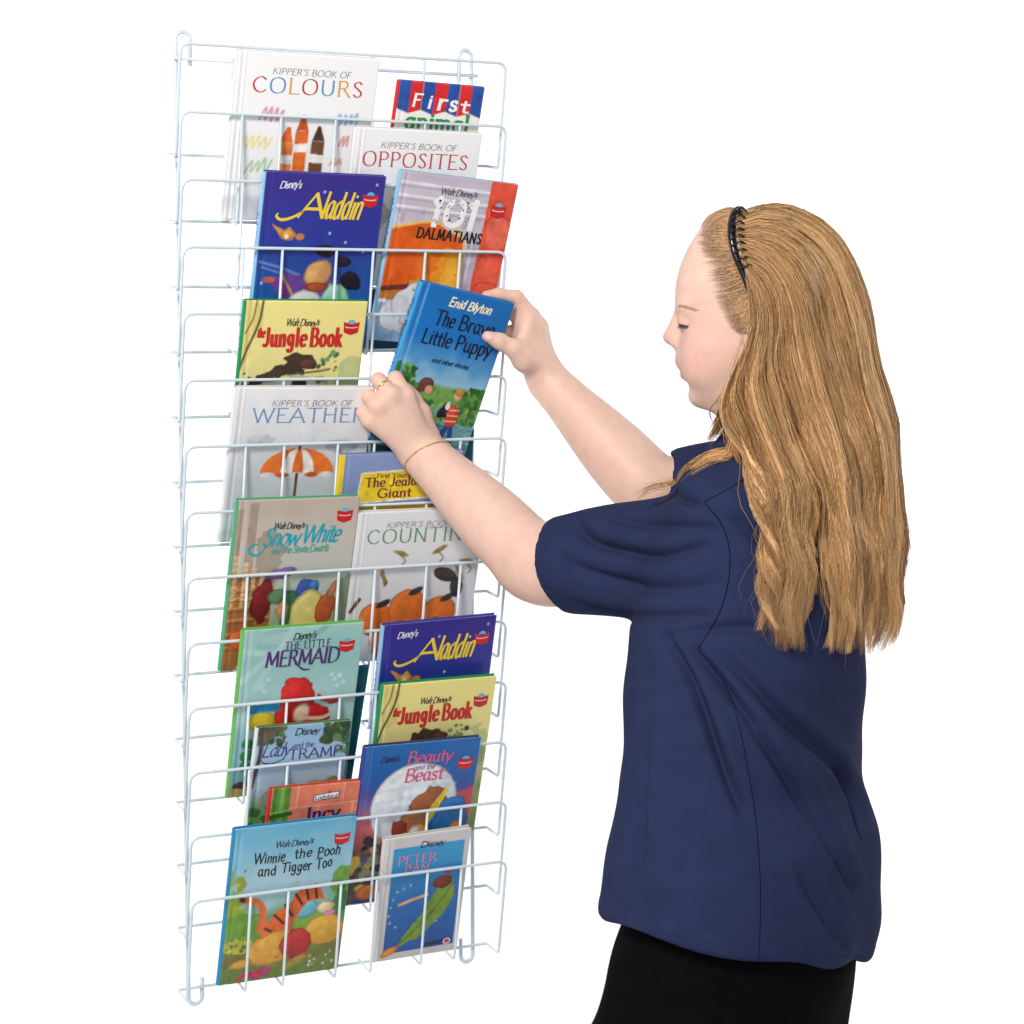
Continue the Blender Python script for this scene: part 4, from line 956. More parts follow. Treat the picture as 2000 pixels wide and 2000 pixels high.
for yl, xl, rz in ((706, 1341, .0050), (736, 1346, .0048)):           # lips run back to the corner of the mouth
    for s in (1, -1): B.chain([hp(xl, yl, 0), hp(xl + 4, yl + (1 if yl < 720 else -1), s * .010), hp(xl + 16, 723, s * .021)], [rz, rz * .9, .002], .005)
B.ell(hp(1369, 773), AX, (.0095, .015, .012), .014)
B.chain([hp(1490, 760), P(1500, 850, 2.91), P(1500, 960, 2.95)], [.052, .050, .056], .03)
# trunk under the shirt
B.ell(P(1485, 1110, DT), (TF, TL, UP), (.08, .13, .14), .03)
# near arm
def depth_of(p): return float(cdepth(p))
wrL = PB(820, 880, .042); dW = depth_of(wrL)
elL = P(1033, 1088, dW - .125); shL = P(1400, 1050, dW - .265)
q1 = lambda t: wrL * (1 - t) + elL * t
B.limb([shL, P(1180, 1085, dW - .19), P(1075, 1106, dW - .145), elL], [.058, .054, .049, .045], .02)
B.limb([elL, q1(.80), q1(.62), q1(.42), q1(.2), wrL], [.0445, .0455, .0435, .0385, .0320, .0285], .014)
B.ell(P(1024, 1112, dW - .12), (TF, TL, UP), (.028, .028, .024), .03)
# near hand closed on the spine of the book
mcL = [PB(792, 772, .028), PB(764, 772, .033), PB(738, 793, .032), PB(722, 822, .028)]
for m, r in zip(mcL, (.0135, .0135, .0128, .0118)): B.cone(wrL, m, .0235, r, .016)
B.cone(wrL, PB(778, 815, .03), .024, .02, .016)
piL = [PB(773, 739, .006), PB(739, 742, .006), PB(719, 774, .008), PB(708, 806, .010)]
diL = [PB(772, 745, -.022), PB(752, 755, -.024), PB(735, 782, -.023), PB(728, 812, -.020)]
tiL = [PB(795, 755, -.0225), PB(778, 768, -.0235), PB(764, 792, -.023), PB(755, 820, -.022)]
for m, p, di, t, r in zip(mcL, piL, diL, tiL, (.0113, .0113, .0107, .0096)):
    B.chain([m, p], [r * 1.04, r], .008); B.chain([p, di, t], [r * .97, r * .86, r * .72], .004)
B.chain([PB(836, 850, .034), PB(822, 806, .022), PB(806, 778, .0125), PB(796, 760, .0105)], [.017, .0135, .0108, .009], .01)
# far arm
wrR = PB(1068, 741, .022); dR = depth_of(wrR)
elR = P(1268, 955, dR - .06); shR = P(1570, 945, dR - .05)
q2 = lambda t: wrR * (1 - t) + elR * t
B.chain([shR, elR], [.055, .046], .03)
B.limb([elR, q2(.8), q2(.6), q2(.4), q2(.2), wrR], [.0465, .0460, .0420, .0355, .0290, .0255], .014)
# far hand: thumb on the front, fingers behind the cover
mcR = [PB(1038, 618, -.004), PB(1047, 640, -.016), PB(1052, 664, -.022), PB(1050, 690, -.022)]
for m, r in zip(mcR, (.0128, .0128, .0122, .0115)): B.cone(wrR, m, .0205, r, .016)
B.cone(PB(1046, 690, .004), PB(1050, 640, -.006), .018, .016, .014)
piR = [PB(1010, 580, -.014), PB(1008, 612, -.031), PB(1010, 648, -.033), PB(1012, 682, -.031)]
diR = [PB(974, 574, -.0215), PB(972, 610, -.026), PB(976, 645, -.027), PB(982, 678, -.026)]
tiR = [PB(950, 577, -.022), PB(948, 612, -.0235), PB(954, 646, -.0235), PB(962, 678, -.023)]
for m, p, di, t, r in zip(mcR, piR, diR, tiR, (.0105, .0105, .010, .009)):
    B.chain([m, p], [r * 1.08, r], .008); B.chain([p, di, t], [r * .95, r * .86, r * .72], .004)
B.chain([PB(1050, 722, .020), PB(1024, 702, .026), PB(1004, 681, .024)], [.0185, .0165, .0135], .014)
B.chain([PB(1004, 681, .024), PB(975, 666, .0155), PB(952, 657, .0105)], [.0128, .0115, .0088], .008)
B.cone(PB(1022, 672, .012), PB(1030, 630, .000), .014, .011, .012)
B.cone(PB(1030, 668, -.004), PB(1034, 634, -.010), .014, .012, .012)
B.cone(wrR, PB(1034, 690, .008), .0215, .018, .016)
B.cone(PB(1016, 606, -.016), PB(1020, 668, -.014), .0125, .0125, .012)
SV, SF = B.mesh(2)
SN = normals(SV, SF)
base = np.tile(np.array([0.690, 0.468, 0.380]), (len(SV), 1))
def tint(c, r, col, amt):
    global base
    w_ = np.exp(-(np.linalg.norm(SV - c, axis=1) / r) ** 2)[:, None] * amt
    base = base * (1 - w_) + np.array(col) * w_
RED = (.60, .25, .20)
tint(hp(1303, 662), .016, RED, .6); tint(hp(1375, 690, .06), .035, (.62, .31, .26), .55); tint(hp(1350, 640, .05), .05, (.63, .37, .31), .4); tint(hp(1330, 720, 0), .012, (.56, .22, .19), .5)
for yl in (706, 736):
    for bb in (0, .008, .015): tint(hp(1329 + 600 * bb, yl + (723 - yl) * bb * 40, bb), .0072, (.56, .20, .18), .75)
tint(hp(1338, 723, .008), .004, (.25, .07, .06), .8); tint(hp(1322, 678, .007), .004, (.25, .09, .08), .8)  # mouth gap and nostril: shade of the recesses put into the skin colour
tint(hp(1344, 622, .035), .012, (.50, .29, .25), .45); tint(hp(1340, 668, .017), .007, (.55, .28, .23), .6); tint(hp(1346, 640, .032), .008, (.56, .34, .29), .4)  # eyelid and nose-wing creases: painted shade in the skin colour
for m in list(piL) + list(mcL): tint(m, .012, RED, .25)
for m in list(tiR) + [PB(952, 657, .018), piR[0]]: tint(m, .012, RED, .35)
tint(P(1015, 1130, dW - .14), .05, (.64, .36, .29), .5)
# thin fair hair lets the scalp take its colour behind the hairline
hl = crom([(1398, 424), (1376, 445), (1366, 470), (1380, 505), (1390, 545), (1402, 585), (1418, 632), (1442, 655), (1470, 660), (1490, 700)], 8)
pxv = SV - CAM; dv = pxv[:, 1] * CP - pxv[:, 2] * SP; uv = pxv[:, 1] * SP + pxv[:, 2] * CP
PX, PY = 1000 + FPX * pxv[:, 0] / dv, 1000 - FPX * uv / dv
inside = (PX > np.interp(PY, hl[:, 1], hl[:, 0])) & (PY < 660) & (SV[:, 0] > P(1300, 620, HD)[0])
edge = np.clip((PX - np.interp(PY, hl[:, 1], hl[:, 0])) / 55, 0, 1) * inside
base = base * (1 - .78 * edge[:, None]) + np.array([.34, .21, .125]) * (.78 * edge[:, None])
M_skin = material("skin", attr=True, rough=0.5, noise=(60, .06), bump=(900, .14), sss=.35, spec=.35)
body = mine(mesh_np("body", SV, SF, M_skin, True, base))
skin_tree = bvh(SV, SF)
print("skin", len(SV))

# ------------------------------------------------------------------ T-shirt
lev = np.array([  # photo y, centre px, aL, aF
    (838, 1497, .058, .058), (862, 1497, .072, .066), (890, 1497, .105, .080), (925, 1497, .140, .094), (965, 1494, .166, .103), (1010, 1488, .166, .110), (1060, 1480, .164, .121), (1120, 1470, .164, .133)])
sil = [(1215, 1236, 1684), (1300, 1229, 1687), (1400, 1225, 1687), (1460, 1223, 1685), (1520, 1213, 1684), (1570, 1203, 1699), (1620, 1197, 1717), (1680, 1190, 1722), (1740, 1183, 1722), (1800, 1178, 1718), (1860, 1182, 1704), (1930, 1190, 1690)]
pr = math.sqrt(math.cos(ALPHA) ** 2 + (1.4 * math.sin(ALPHA)) ** 2)
rows = [tuple(r) for r in lev]
for y, a, b in sil:
    hw = (b - a) / 2 * DT / FPX; rt = np.interp(y, [1215, 1500], [1.17, 1.4]); pr = math.sqrt(math.cos(ALPHA) ** 2 + (rt * math.sin(ALPHA)) ** 2)
    rows.append((y, (a + b) / 2, rt * hw / pr, hw / pr))
rows = crom(np.array(rows), 6)
tz = np.array([P(1459, r[0], DT)[2] for r in rows]); o_ = np.argsort(tz); tz = tz[o_]; rows = rows[o_]
tcx = np.array([P(r[1], r[0], DT)[0] for r in rows]); tcy = np.array([P(r[1], r[0], DT)[1] for r in rows])
def trunk(F_, grow=0.0, k=.03):
    sl, X, Y, Z = F_.sub((0.0, 2.6, tz[0]), (.6, 3.3, tz[-1]))
    cx, cy = np.interp(Z, tz, tcx), np.interp(Z, tz, tcy); aL = np.interp(Z, tz, rows[:, 2]) + grow; aF = np.interp(Z, tz, rows[:, 3]) + grow
    f = (X - cx) * TF[0] + (Y - cy) * TF[1]; l = (X - cx) * TL[0] + (Y - cy) * TL[1]
    q = ((np.abs(f) / aF) ** 2.25 + (np.abs(l) / aL) ** 2.25) ** (1 / 2.25)
    return sl, ((q - 1) * np.minimum(aF, aL) * .9).astype(np.float32), X, Y, Z
hemL = P(1096, 1103, dW - .155)
S = Field((0.00, 2.56, .50), (.60, 3.26, 1.34), .0037)
sl, d, X, Y, Z = trunk(S); S.union(sl, d, .03)
def sleeve(a, b, ra, rb, h1, h2, extra):
    """tapered tube from shoulder a to hem b, cut square by the plane through the hem"""
    ax = (b - a) / np.linalg.norm(b - a); hd = (h2 - h1) / np.linalg.norm(h2 - h1)
    n = ax - hd * (ax @ hd); n /= np.linalg.norm(n)
    e = b + ax * extra
    m = max(ra, rb) + .05
    sl, X, Y, Z = S.sub(np.minimum(a, e) - m, np.maximum(a, e) + m)
    ab = e - a; L2 = ab @ ab; px, py, pz = X - a[0], Y - a[1], Z - a[2]
    t = np.clip((px * ab[0] + py * ab[1] + pz * ab[2]) / L2, 0, 1)
    r = np.sqrt((px - t * ab[0]) ** 2 + (py - t * ab[1]) ** 2 + (pz - t * ab[2]) ** 2)
    rad = ra + (rb - ra) * t
    pl = (X - b[0]) * n[0] + (Y - b[1]) * n[1] + (Z - b[2]) * n[2]
    d = np.maximum(r - rad, pl)
    d = np.maximum(d, -np.maximum(r - (rad - .006), -(pl + .02)))   # hollow at the opening
    S.union(sl, d.astype(np.float32), .03)
sleeve(P(1392, 1086, dW - .285), hemL, .097, .063, P(1080, 1020, dW - .155), P(1114, 1190, dW - .155), .06)
sleeve(P(1530, 925, dR - .05), P(1292, 962, dR - .062), .072, .054, P(1312, 890, dR - .06), P(1276, 1030, dR - .06), .05)
# hem plane through three points of the lower edge
h1, h2, h3 = P(1480, 1880, 2.73), P(1183, 1758, 3.02), P(1692, 1893, 2.86)
hn = np.cross(h2 - h1, h3 - h1); hn /= np.linalg.norm(hn); hn *= np.sign(hn[2])
sl, X, Y, Z = S.sub((0, 2.5, .5), (.62, 3.3, .9))
pl = (X - h1[0]) * hn[0] + (Y - h1[1]) * hn[1] + (Z - h1[2]) * hn[2]
S.cut(sl, pl.astype(np.float32), .004)
V, F = S.mesh(8)
tree0 = bvh(V, F)
def on(tree, pts, off=0.0):
    out = []
    for x, y in pts:
        p, n = hit(tree, x, y)
        if p is not None: out.append(p + n * off)
    return np.array(out)
N = normals(V, F); disp = np.zeros(len(V))
FOLDS = [  # photo polyline, amplitude (m, + ridge, - valley), half-width (m)
    ([(1300, 1238), (1340, 1310), (1373, 1386), (1414, 1498), (1455, 1593)], -.0085, .0085), ([(1318, 1232), (1362, 1310), (1396, 1386), (1436, 1490), (1478, 1590)], .0080, .0105),
    ([(1352, 1262), (1400, 1318), (1440, 1372), (1476, 1420)], -.0065, .0070), ([(1372, 1262), (1424, 1318), (1476, 1384), (1551, 1486), (1621, 1590), (1690, 1730)], .0085, .0105),
    ([(1390, 1262), (1450, 1318), (1520, 1390), (1580, 1442), (1640, 1505), (1690, 1590)], -.0060, .010), ([(1470, 1420), (1540, 1520), (1606, 1630), (1670, 1745)], -.0065, .0085), ([(1430, 1280), (1500, 1345), (1580, 1410), (1650, 1480), (1700, 1570)], .0060, .0125),
    ([(1640, 1500), (1668, 1560), (1690, 1640)], -.0080, .0085), ([(1284, 1230), (1284, 1400), (1278, 1600), (1258, 1780)], .0035, .009), ([(1228, 1420), (1222, 1560), (1218, 1760)], .0030, .008), ([(1262, 1420), (1250, 1600), (1238, 1780)], -.0030, .012),
    ([(1310, 1240), (1420, 1225), (1500, 1230)], -.0045, .010), ([(1560, 1700), (1610, 1790), (1650, 1860)], -.0040, .011), ([(1520, 1640), (1580, 1760), (1620, 1860)], .0035, .014),
    # sleeve
    ([(1120, 1010), (1150, 1050), (1200, 1072), (1290, 1086), (1390, 1062)], -.0060, .0085), ([(1135, 1000), (1170, 1030), (1230, 1050), (1330, 1056)], .0050, .010), ([(1170, 1000), (1240, 1022), (1330, 1030), (1404, 1036)], -.0040, .0085), ([(1090, 1090), (1180, 1130), (1290, 1150), (1400, 1142)], -.0045, .011), ([(1082, 1060), (1170, 1098), (1270, 1115), (1390, 1105)], .0040, .012),
    ([(1110, 1150), (1200, 1178), (1300, 1186), (1395, 1182)], .0040, .012), ([(1120, 1175), (1220, 1200), (1330, 1205), (1400, 1200)], -.0040, .010), ([(1240, 950), (1310, 965), (1370, 985)], -.0050, .009), ([(1300, 935), (1370, 950), (1440, 990), (1490, 1040)], .0035, .012), ([(1430, 1010), (1490, 1060), (1540, 1120)], -.0035, .012),
]
for pts, amp, sg in FOLDS:
    q = on(tree0, crom(np.array(pts, float), 5))
    if len(q) < 3: continue
    dd, tt = pol_dist(V, q)
    disp += (2.4 if amp < 0 else .95) * amp * np.exp(-(dd / (.85 * sg if amp < 0 else 1.25 * sg)) ** 2) * np.clip(np.sin(np.pi * np.clip(tt * .96 + .02, 0, 1)), 0, 1) ** .55
# broad soft undulation of loose cloth
gx = np.sin(V[:, 0] * 37 + V[:, 2] * 23) + np.sin(V[:, 1] * 41 - V[:, 2] * 31 + 1.3) + np.sin(V[:, 2] * 58 + V[:, 0] * 19)
disp += .0011 * gx
low = np.clip((0.86 - V[:, 2]) / .25, 0, 1)
ang = np.arctan2((V - np.array([np.mean(tcx), np.mean(tcy), 0])) @ TL, (V - np.array([np.mean(tcx), np.mean(tcy), 0])) @ TF)
disp += .0040 * low * np.sin(ang * 7 + 1.0) * (np.abs(V @ hn - h1 @ hn) < .5)
hb = V @ hn - h1 @ hn
disp += .0008 / (1 + np.exp(np.clip((hb - .022) / .0012, -30, 30)))          # doubled cloth of the hem
V = V + N * disp[:, None]
shirt_col = (.0200, .0268, .071)
M_shirt = material("navy_jersey", base=shirt_col, rough=.95, noise=(30, .10), bump=(1400, .35), spec=.08)
shirt = mine(mesh_np("t_shirt", V, F, M_shirt, True))
shirt_tree = bvh(V, F)
print("shirt", len(V))
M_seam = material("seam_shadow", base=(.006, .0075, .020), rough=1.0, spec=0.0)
M_stitch = material("stitching", base=(.024, .031, .085), rough=1.0, spec=0.0)
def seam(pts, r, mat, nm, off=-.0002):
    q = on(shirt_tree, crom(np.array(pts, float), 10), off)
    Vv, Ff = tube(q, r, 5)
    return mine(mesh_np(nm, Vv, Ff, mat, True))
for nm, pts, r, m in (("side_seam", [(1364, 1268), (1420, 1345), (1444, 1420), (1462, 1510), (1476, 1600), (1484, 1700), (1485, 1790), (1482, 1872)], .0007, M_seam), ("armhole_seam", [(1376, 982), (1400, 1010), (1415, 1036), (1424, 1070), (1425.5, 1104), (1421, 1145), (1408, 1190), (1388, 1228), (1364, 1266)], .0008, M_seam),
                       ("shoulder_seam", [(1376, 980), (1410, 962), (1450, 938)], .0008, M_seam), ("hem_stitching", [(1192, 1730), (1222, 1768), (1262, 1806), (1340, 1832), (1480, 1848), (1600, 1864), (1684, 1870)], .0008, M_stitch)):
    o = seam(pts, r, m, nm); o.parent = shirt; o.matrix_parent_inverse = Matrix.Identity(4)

# ------------------------------------------------------------------ trousers
Tr = Field((-0.02, 2.62, 0.02), (.60, 3.30, .80), .006)
def tp(px, py, d): return P(px, py, d)
zt = [P(1460, y, DT)[2] for y in (1700, 1800, 1900, 2000, 2060)]
cxs = [(1700, 1455, 1235, 1690), (1800, 1450, 1214, 1686), (1900, 1430, 1186, 1674), (2000, 1408, 1152, 1662), (2060, 1396, 1140, 1655)]
sl, X, Y, Z = Tr.sub((-.02, 2.6, zt[-1]), (.62, 3.3, zt[0]))
zs = np.array(zt[::-1]); cc = np.array([[P((a + b) / 2, y, DT)[0], P((a + b) / 2, y, DT)[1], (b - a) / 2 * DT / FPX / pr] for y, _, a, b in cxs])[::-1]
cx, cy, aF = np.interp(Z, zs, cc[:, 0]), np.interp(Z, zs, cc[:, 1]), np.interp(Z, zs, cc[:, 2])
f = (X - cx) * TF[0] + (Y - cy) * TF[1]; l = (X - cx) * TL[0] + (Y - cy) * TL[1]
q = ((np.abs(f) / aF) ** 2.2 + (np.abs(l) / (1.4 * aF)) ** 2.2) ** (1 / 2.2)
Tr.union(sl, ((q - 1) * aF * .9).astype(np.float32), .02)
pz = zt[-1] + .05
for s, fw in ((1, -.02), (-1, .05)):
    c = np.array([np.interp(pz, zs, cc[:, 0]), np.interp(pz, zs, cc[:, 1]), 0])
    a = c + TL * s * .085 + TF * fw * .4; b = c + TL * s * .075 + TF * fw
    Tr.chain([np.array([a[0], a[1], pz]), np.array([b[0], b[1], .28]), np.array([b[0], b[1], .09])], [.098, .075, .062], .03)
V, F = Tr.mesh(3)
V = V + normals(V, F) * (.0015 * (np.sin(V[:, 0] * 60 + V[:, 2] * 30) + np.sin(V[:, 2] * 45 - V[:, 1] * 40)))[:, None]
M_trs = material("black_twill", base=(.0028, .0030, .0036), rough=1.0, noise=(50, .2), bump=(1200, .2), spec=.04)
trousers = mine(mesh_np("trousers", V, F, M_trs, True))
trs_tree = bvh(V, F)
for s, fw in ((1, -.02), (-1, .05)):
    c = np.array([np.interp(pz, zs, cc[:, 0]), np.interp(pz, zs, cc[:, 1]), 0]) + TL * s * .075 + TF * fw
    Sh2 = Field(c + [-.2, -.2, -.01], c + [.2, .2, .14], .005)
    Sh2.chain([c + TF * -.05 + UP * .045, c + TF * .06 + UP * .04, c + TF * .14 + UP * .032], [.042, .038, .032], .02); Sh2.cone(c + UP * .05, c + UP * .1, .045, .042, .02)
    Vs, Fs = Sh2.mesh(2); Vs[:, 2] = np.maximum(Vs[:, 2], .004)
    mine(mesh_np("shoe", Vs, Fs, M_trs, True))
# ------------------------------------------------------------------ hair
M_hair = material("fair_hair", attr=True, rough=.40, spec=.38)
CLp = crom(np.array([(1461, 556), (1470, 606), (1466, 652), (1450, 688), (1430, 725), (1414, 760), (1408, 800), (1424, 850), (1448, 890), (1460, 930), (1478, 1000), (1492, 1080), (1490, 1160), (1484, 1272)], float), 12)
CRp = crom(np.array([(1433, 421), (1458, 408), (1490, 399), (1520, 397), (1554, 403), (1592, 420), (1622, 441), (1650, 473), (1673, 516), (1695, 573), (1709, 630), (1716, 700), (1737, 770), (1755, 830), (1760, 900), (1764, 1000), (1774, 1050), (1764, 1126), (1768, 1200), (1742, 1285)], float), 12)
def arcl(p):
    l = np.r_[0, np.cumsum(np.linalg.norm(np.diff(p, axis=0), axis=1))]; return l / l[-1]
sL, sR = arcl(CLp), arcl(CRp)
def hair_xy(g, s):
    s = np.clip(s, 0, 1.03)
    # strands leave the band almost level, then turn down
    lx, ly = np.interp(s, sL, CLp[:, 0]), np.interp(s, sL, CLp[:, 1]); rx, ry = np.interp(s, sR, CRp[:, 0]), np.interp(s, sR, CRp[:, 1])
    gy = g ** (1.0 + .25 * np.sin(np.pi * np.clip(s * 1.5, 0, 1)))
    return lx * (1 - g) + rx * g, ly * (1 - gy) + ry * gy
# depth of whatever lies behind the hair, on a coarse photo grid
GX = np.arange(1280, 1800, 8); GY = np.arange(380, 1320, 8)
back_d = np.full((len(GY), len(GX)), 9.0)
for i, y in enumerate(GY):
    for j, x in enumerate(GX):
        for tr in (skin_tree, shirt_tree):
            p, n = hit(tr, x, y)
            if p is not None: back_d[i, j] = min(back_d[i, j], float(cdepth(p)))
def lookup(px, py):
    x = np.clip((px - GX[0]) / 8, 0, len(GX) - 1.001); y = np.clip((py - GY[0]) / 8, 0, len(GY) - 1.001)
    x0, y0 = x.astype(int), y.astype(int); fx_, fy_ = x - x0, y - y0
    g = np.minimum(back_d, 3.2)
    return g[y0, x0] * (1 - fx_) * (1 - fy_) + g[y0, x0 + 1] * fx_ * (1 - fy_) + g[y0 + 1, x0] * (1 - fx_) * fy_ + g[y0 + 1, x0 + 1] * fx_ * fy_
def hair_depth(g, s, px, py, lift):
    dc = HD + .015 * np.clip(s * 2, 0, 1)
    b = np.interp(s, [0, .12, .3, .55, 1.0], [.081, .088, .094, .092, .088])
    d = dc - b * np.cos(np.pi / 2 * np.clip(g, 0, 1) ** 1.35)
    # soft locks: hollows and swells across the fall
    wave = np.sin(2 * np.pi * (g * 3.1 + .35 * np.sin(2.2 * s + .5) + .1)) * .6 + np.sin(2 * np.pi * (g * 7.3 + .5 * np.sin(3 * s) + .3 * s)) * .4
    d = d - .0150 * wave * np.clip(s * 2.2 - .25, 0, 1) + .022 * np.exp(-((g - .43 + .04 * np.sin(5 * s)) / .045) ** 2) * np.clip((s - .3) * 3, 0, 1)
    return np.minimum(d, lookup(px, py) - .007) - lift
def P_arr(px, py, d):
    x, up = d * (px - 1000) / FPX, d * (1000 - py) / FPX
    return np.stack([x, d * CP + up * SP, CAMZ - d * SP + up * CP], -1)
def strands(paths, rad, cols, sides=3):
    """paths (n,m,3), rad (n,m), cols (n,m,3) -> one mesh of thin tapering tubes"""
    n, m, _ = paths.shape
    T = np.gradient(paths, axis=1); T /= np.linalg.norm(T, axis=2, keepdims=True) + 1e-9
    ref = np.array([0.2, -1.0, .1]); ref /= np.linalg.norm(ref)
    N = np.cross(T, ref); N /= np.linalg.norm(N, axis=2, keepdims=True) + 1e-9; Bn = np.cross(T, N)
    V = np.stack([paths + rad[..., None] * (math.cos(a) * N + math.sin(a) * Bn) for a in np.linspace(0, 2 * np.pi, sides, endpoint=False) + math.pi / 2], 2)
    C = np.repeat(cols[:, :, None], sides, 2)
    idx = np.arange(n * m * sides).reshape(n, m, sides)
    F = np.stack([np.stack([idx[:, :-1, k], idx[:, :-1, (k + 1) % sides], idx[:, 1:, (k + 1) % sides], idx[:, 1:, k]], -1) for k in range(sides)], 2).reshape(-1, 4)
    return V.reshape(-1, 3), F, C.reshape(-1, 3)
HC_D, HC_M, HC_L = np.array([.165, .074, .024]), np.array([.50, .265, .100]), np.array([.86, .57, .30])
def hair_colour(n, m, clump, sgrid):
    t = np.clip(rng.normal(.52, .17, n) + rng.normal(0, .15, 200)[clump % 200], 0, 1)[:, None, None]
    c = np.where(t < .5, HC_D + (HC_M - HC_D) * (t * 2), HC_M + (HC_L - HC_M) * (t * 2 - 1))
    root = np.clip(1 - sgrid[..., None] * 5, 0, 1)
    return c * (1 - .22 * root) * np.ones((n, m, 1))
def sheet(n, m, side, lift_rng, rad0, g_rng=(0, 1), gap=True):
    g0 = rng.uniform(g_rng[0], g_rng[1], n)
    ncl = 110
    gc = np.clip((np.arange(ncl) + rng.uniform(.15, .85, ncl)) / ncl, 0, 1)
    cl = np.abs(g0[:, None] - gc[None]).argmin(1)
    ph = 9.0 * gc + .8 * np.sin(23 * gc) + rng.normal(0, .35, ncl); fr = 4.6 + .6 * np.sin(11 * gc) + rng.normal(0, .12, ncl); am = .9 + .35 * np.sin(17 * gc + 1) + rng.normal(0, .15, ncl)
    endc = 1.0 - rng.uniform(0, .05, ncl) - .06 * (rng.random(ncl) < .2)
    if gap: endc = endc - .20 * np.exp(-((gc - .40) / .045) ** 2) - .05 * np.exp(-((gc - .02) / .05) ** 2)
    s_end = endc[cl] - rng.uniform(0, .30, n) ** 2 - .12 * (rng.random(n) < .06)
    t = np.linspace(0, 1, m)[None]
    s = t * s_end[:, None]
    pull = (.62 * np.clip(s * 1.15 - .12, 0, 1) ** 1.1) * rng.uniform(.2, 1.1, n)[:, None]
    g = g0[:, None] + (gc[cl] - g0)[:, None] * pull
    gM = (np.arange(13) + .5 + rng.uniform(-.3, .3, 13)) / 13; mc = np.abs(g0[:, None] - gM[None]).argmin(1)
    g = g + (gM[mc][:, None] - g) * (.42 * np.clip((s - .42) * 1.7, 0, 1)) * rng.uniform(.4, 1.1, n)[:, None]
    if gap: g = g + .045 * np.sign(gc[cl] - .40)[:, None] * np.exp(-((gc[cl] - .40) / .1) ** 2)[:, None] * np.clip((s - .6) / .3, 0, 1)
    g = np.clip(g + rng.normal(0, .004, n)[:, None] * s, 0, 1.0)
    px, py = hair_xy(g, s)
    wv = np.sin(6.283 * fr[cl][:, None] * s + ph[cl][:, None])
    px = px + 13.0 * am[cl][:, None] * wv * np.clip(s * 1.6 - .35, 0, 1) * np.clip(1.25 - g, .55, 1) + rng.normal(0, 2.2, n)[:, None] * s + 3.0 * np.sin(6.283 * rng.uniform(3, 7, n)[:, None] * s + rng.uniform(0, 6.28, n)[:, None]) * np.clip(s * 1.5 - .3, 0, 1)
    lift = rng.uniform(lift_rng[0], lift_rng[1], n)[:, None] * np.clip(s * 12 + .15, 0, 1) + .008 * am[cl][:, None] * np.cos(6.283 * fr[cl][:, None] * s + ph[cl][:, None]) * np.clip(s * 1.6 - .3, 0, 1)
    d = hair_depth(g, s, px, py, 0)
    core = 1.2 - 20 * np.abs(g - gM[mc][:, None])             # locks are rounded: their middles stand out
    d = d - lift - .0075 * np.clip(core, -1, 1) * np.clip(s * 2 - .2, 0, 1)
    if side < 0:                                                    # the far half mirrors the near one about the head's midline
        dc = HD + .015 * np.clip(s * 2, 0, 1)
        dn = dc - np.interp(s, [0, .12, .3, .55, 1.0], [.081, .088, .094, .092, .088]) * np.cos(np.pi / 2 * np.clip(g, 0, 1) ** 1.35)
        d = 2 * dc - dn + lift
    p = P_arr(px, py, d)
    tone = (rng.uniform(.66, 1.28, 13)[mc] * rng.uniform(.85, 1.15, ncl)[cl])[:, None, None]
    r = rad0 * rng.uniform(.7, 1.25, n)[:, None] * np.clip(1.08 - t ** 4, .12, 1)
    return p, r, hair_colour(n, m, cl, s) * (1 + (tone - 1) * np.clip(s[..., None] * 2.5, .3, 1)), s
# under-layer: a closed-looking body of hair beneath the loose strands
def under(side):
    ng, ms = 60, 90
    g, s = np.meshgrid(np.linspace(0.0, 1, ng), np.linspace(0.0, .9, ms))
    px, py = hair_xy(g, s); d = hair_depth(g, s, px, py, -.006)
    d = np.minimum(d, lookup(px, py) - .002)
    if side < 0:
        dc = HD + .015 * np.clip(s * 2, 0, 1); d = 2 * dc - (dc - np.interp(s, [0, .12, .3, .55, 1.0], [.081, .088, .094, .092, .088]) * np.cos(np.pi / 2 * g ** 1.35) + .006)
    V = P_arr(px, py, d).reshape(-1, 3); idx = np.arange(ng * ms).reshape(ms, ng)
    F = np.stack([idx[:-1, :-1], idx[1:, :-1], idx[1:, 1:], idx[:-1, 1:]], -1).reshape(-1, 4)
    F = F[~((s[:-1, :-1].ravel() > .74) & (np.abs(g[:-1, :-1].ravel() - .40) < .05))]
    return V, F
parts = []
uV, uF = under(1); parts.append((uV, uF, np.tile(HC_D * 1.25, (len(uV), 1))))
uV, uF = under(-1); parts.append((uV, uF, np.tile(HC_D * 1.25, (len(uV), 1))))
for n, m, side, lr, r0 in ((10500, 18, 1, (0, .005), .00048), (2400, 18, 1, (.003, .0085), .00036), (1500, 12, -1, (0, .005), .0008)):
    p, r, c, s = sheet(n, m, side, lr, r0); parts.append(strands(p, r, c))
# fly-away strands
p, r, c, s = sheet(160, 22, 1, (.006, .016), .00028); t = np.linspace(0, 1, 22)[None, :, None]
p = p + rng.normal(0, .012, (160, 1, 3)) * t ** 2 + rng.normal(0, .006, (160, 1, 3)) * np.sin(t * 9); parts.append(strands(p, r, c))
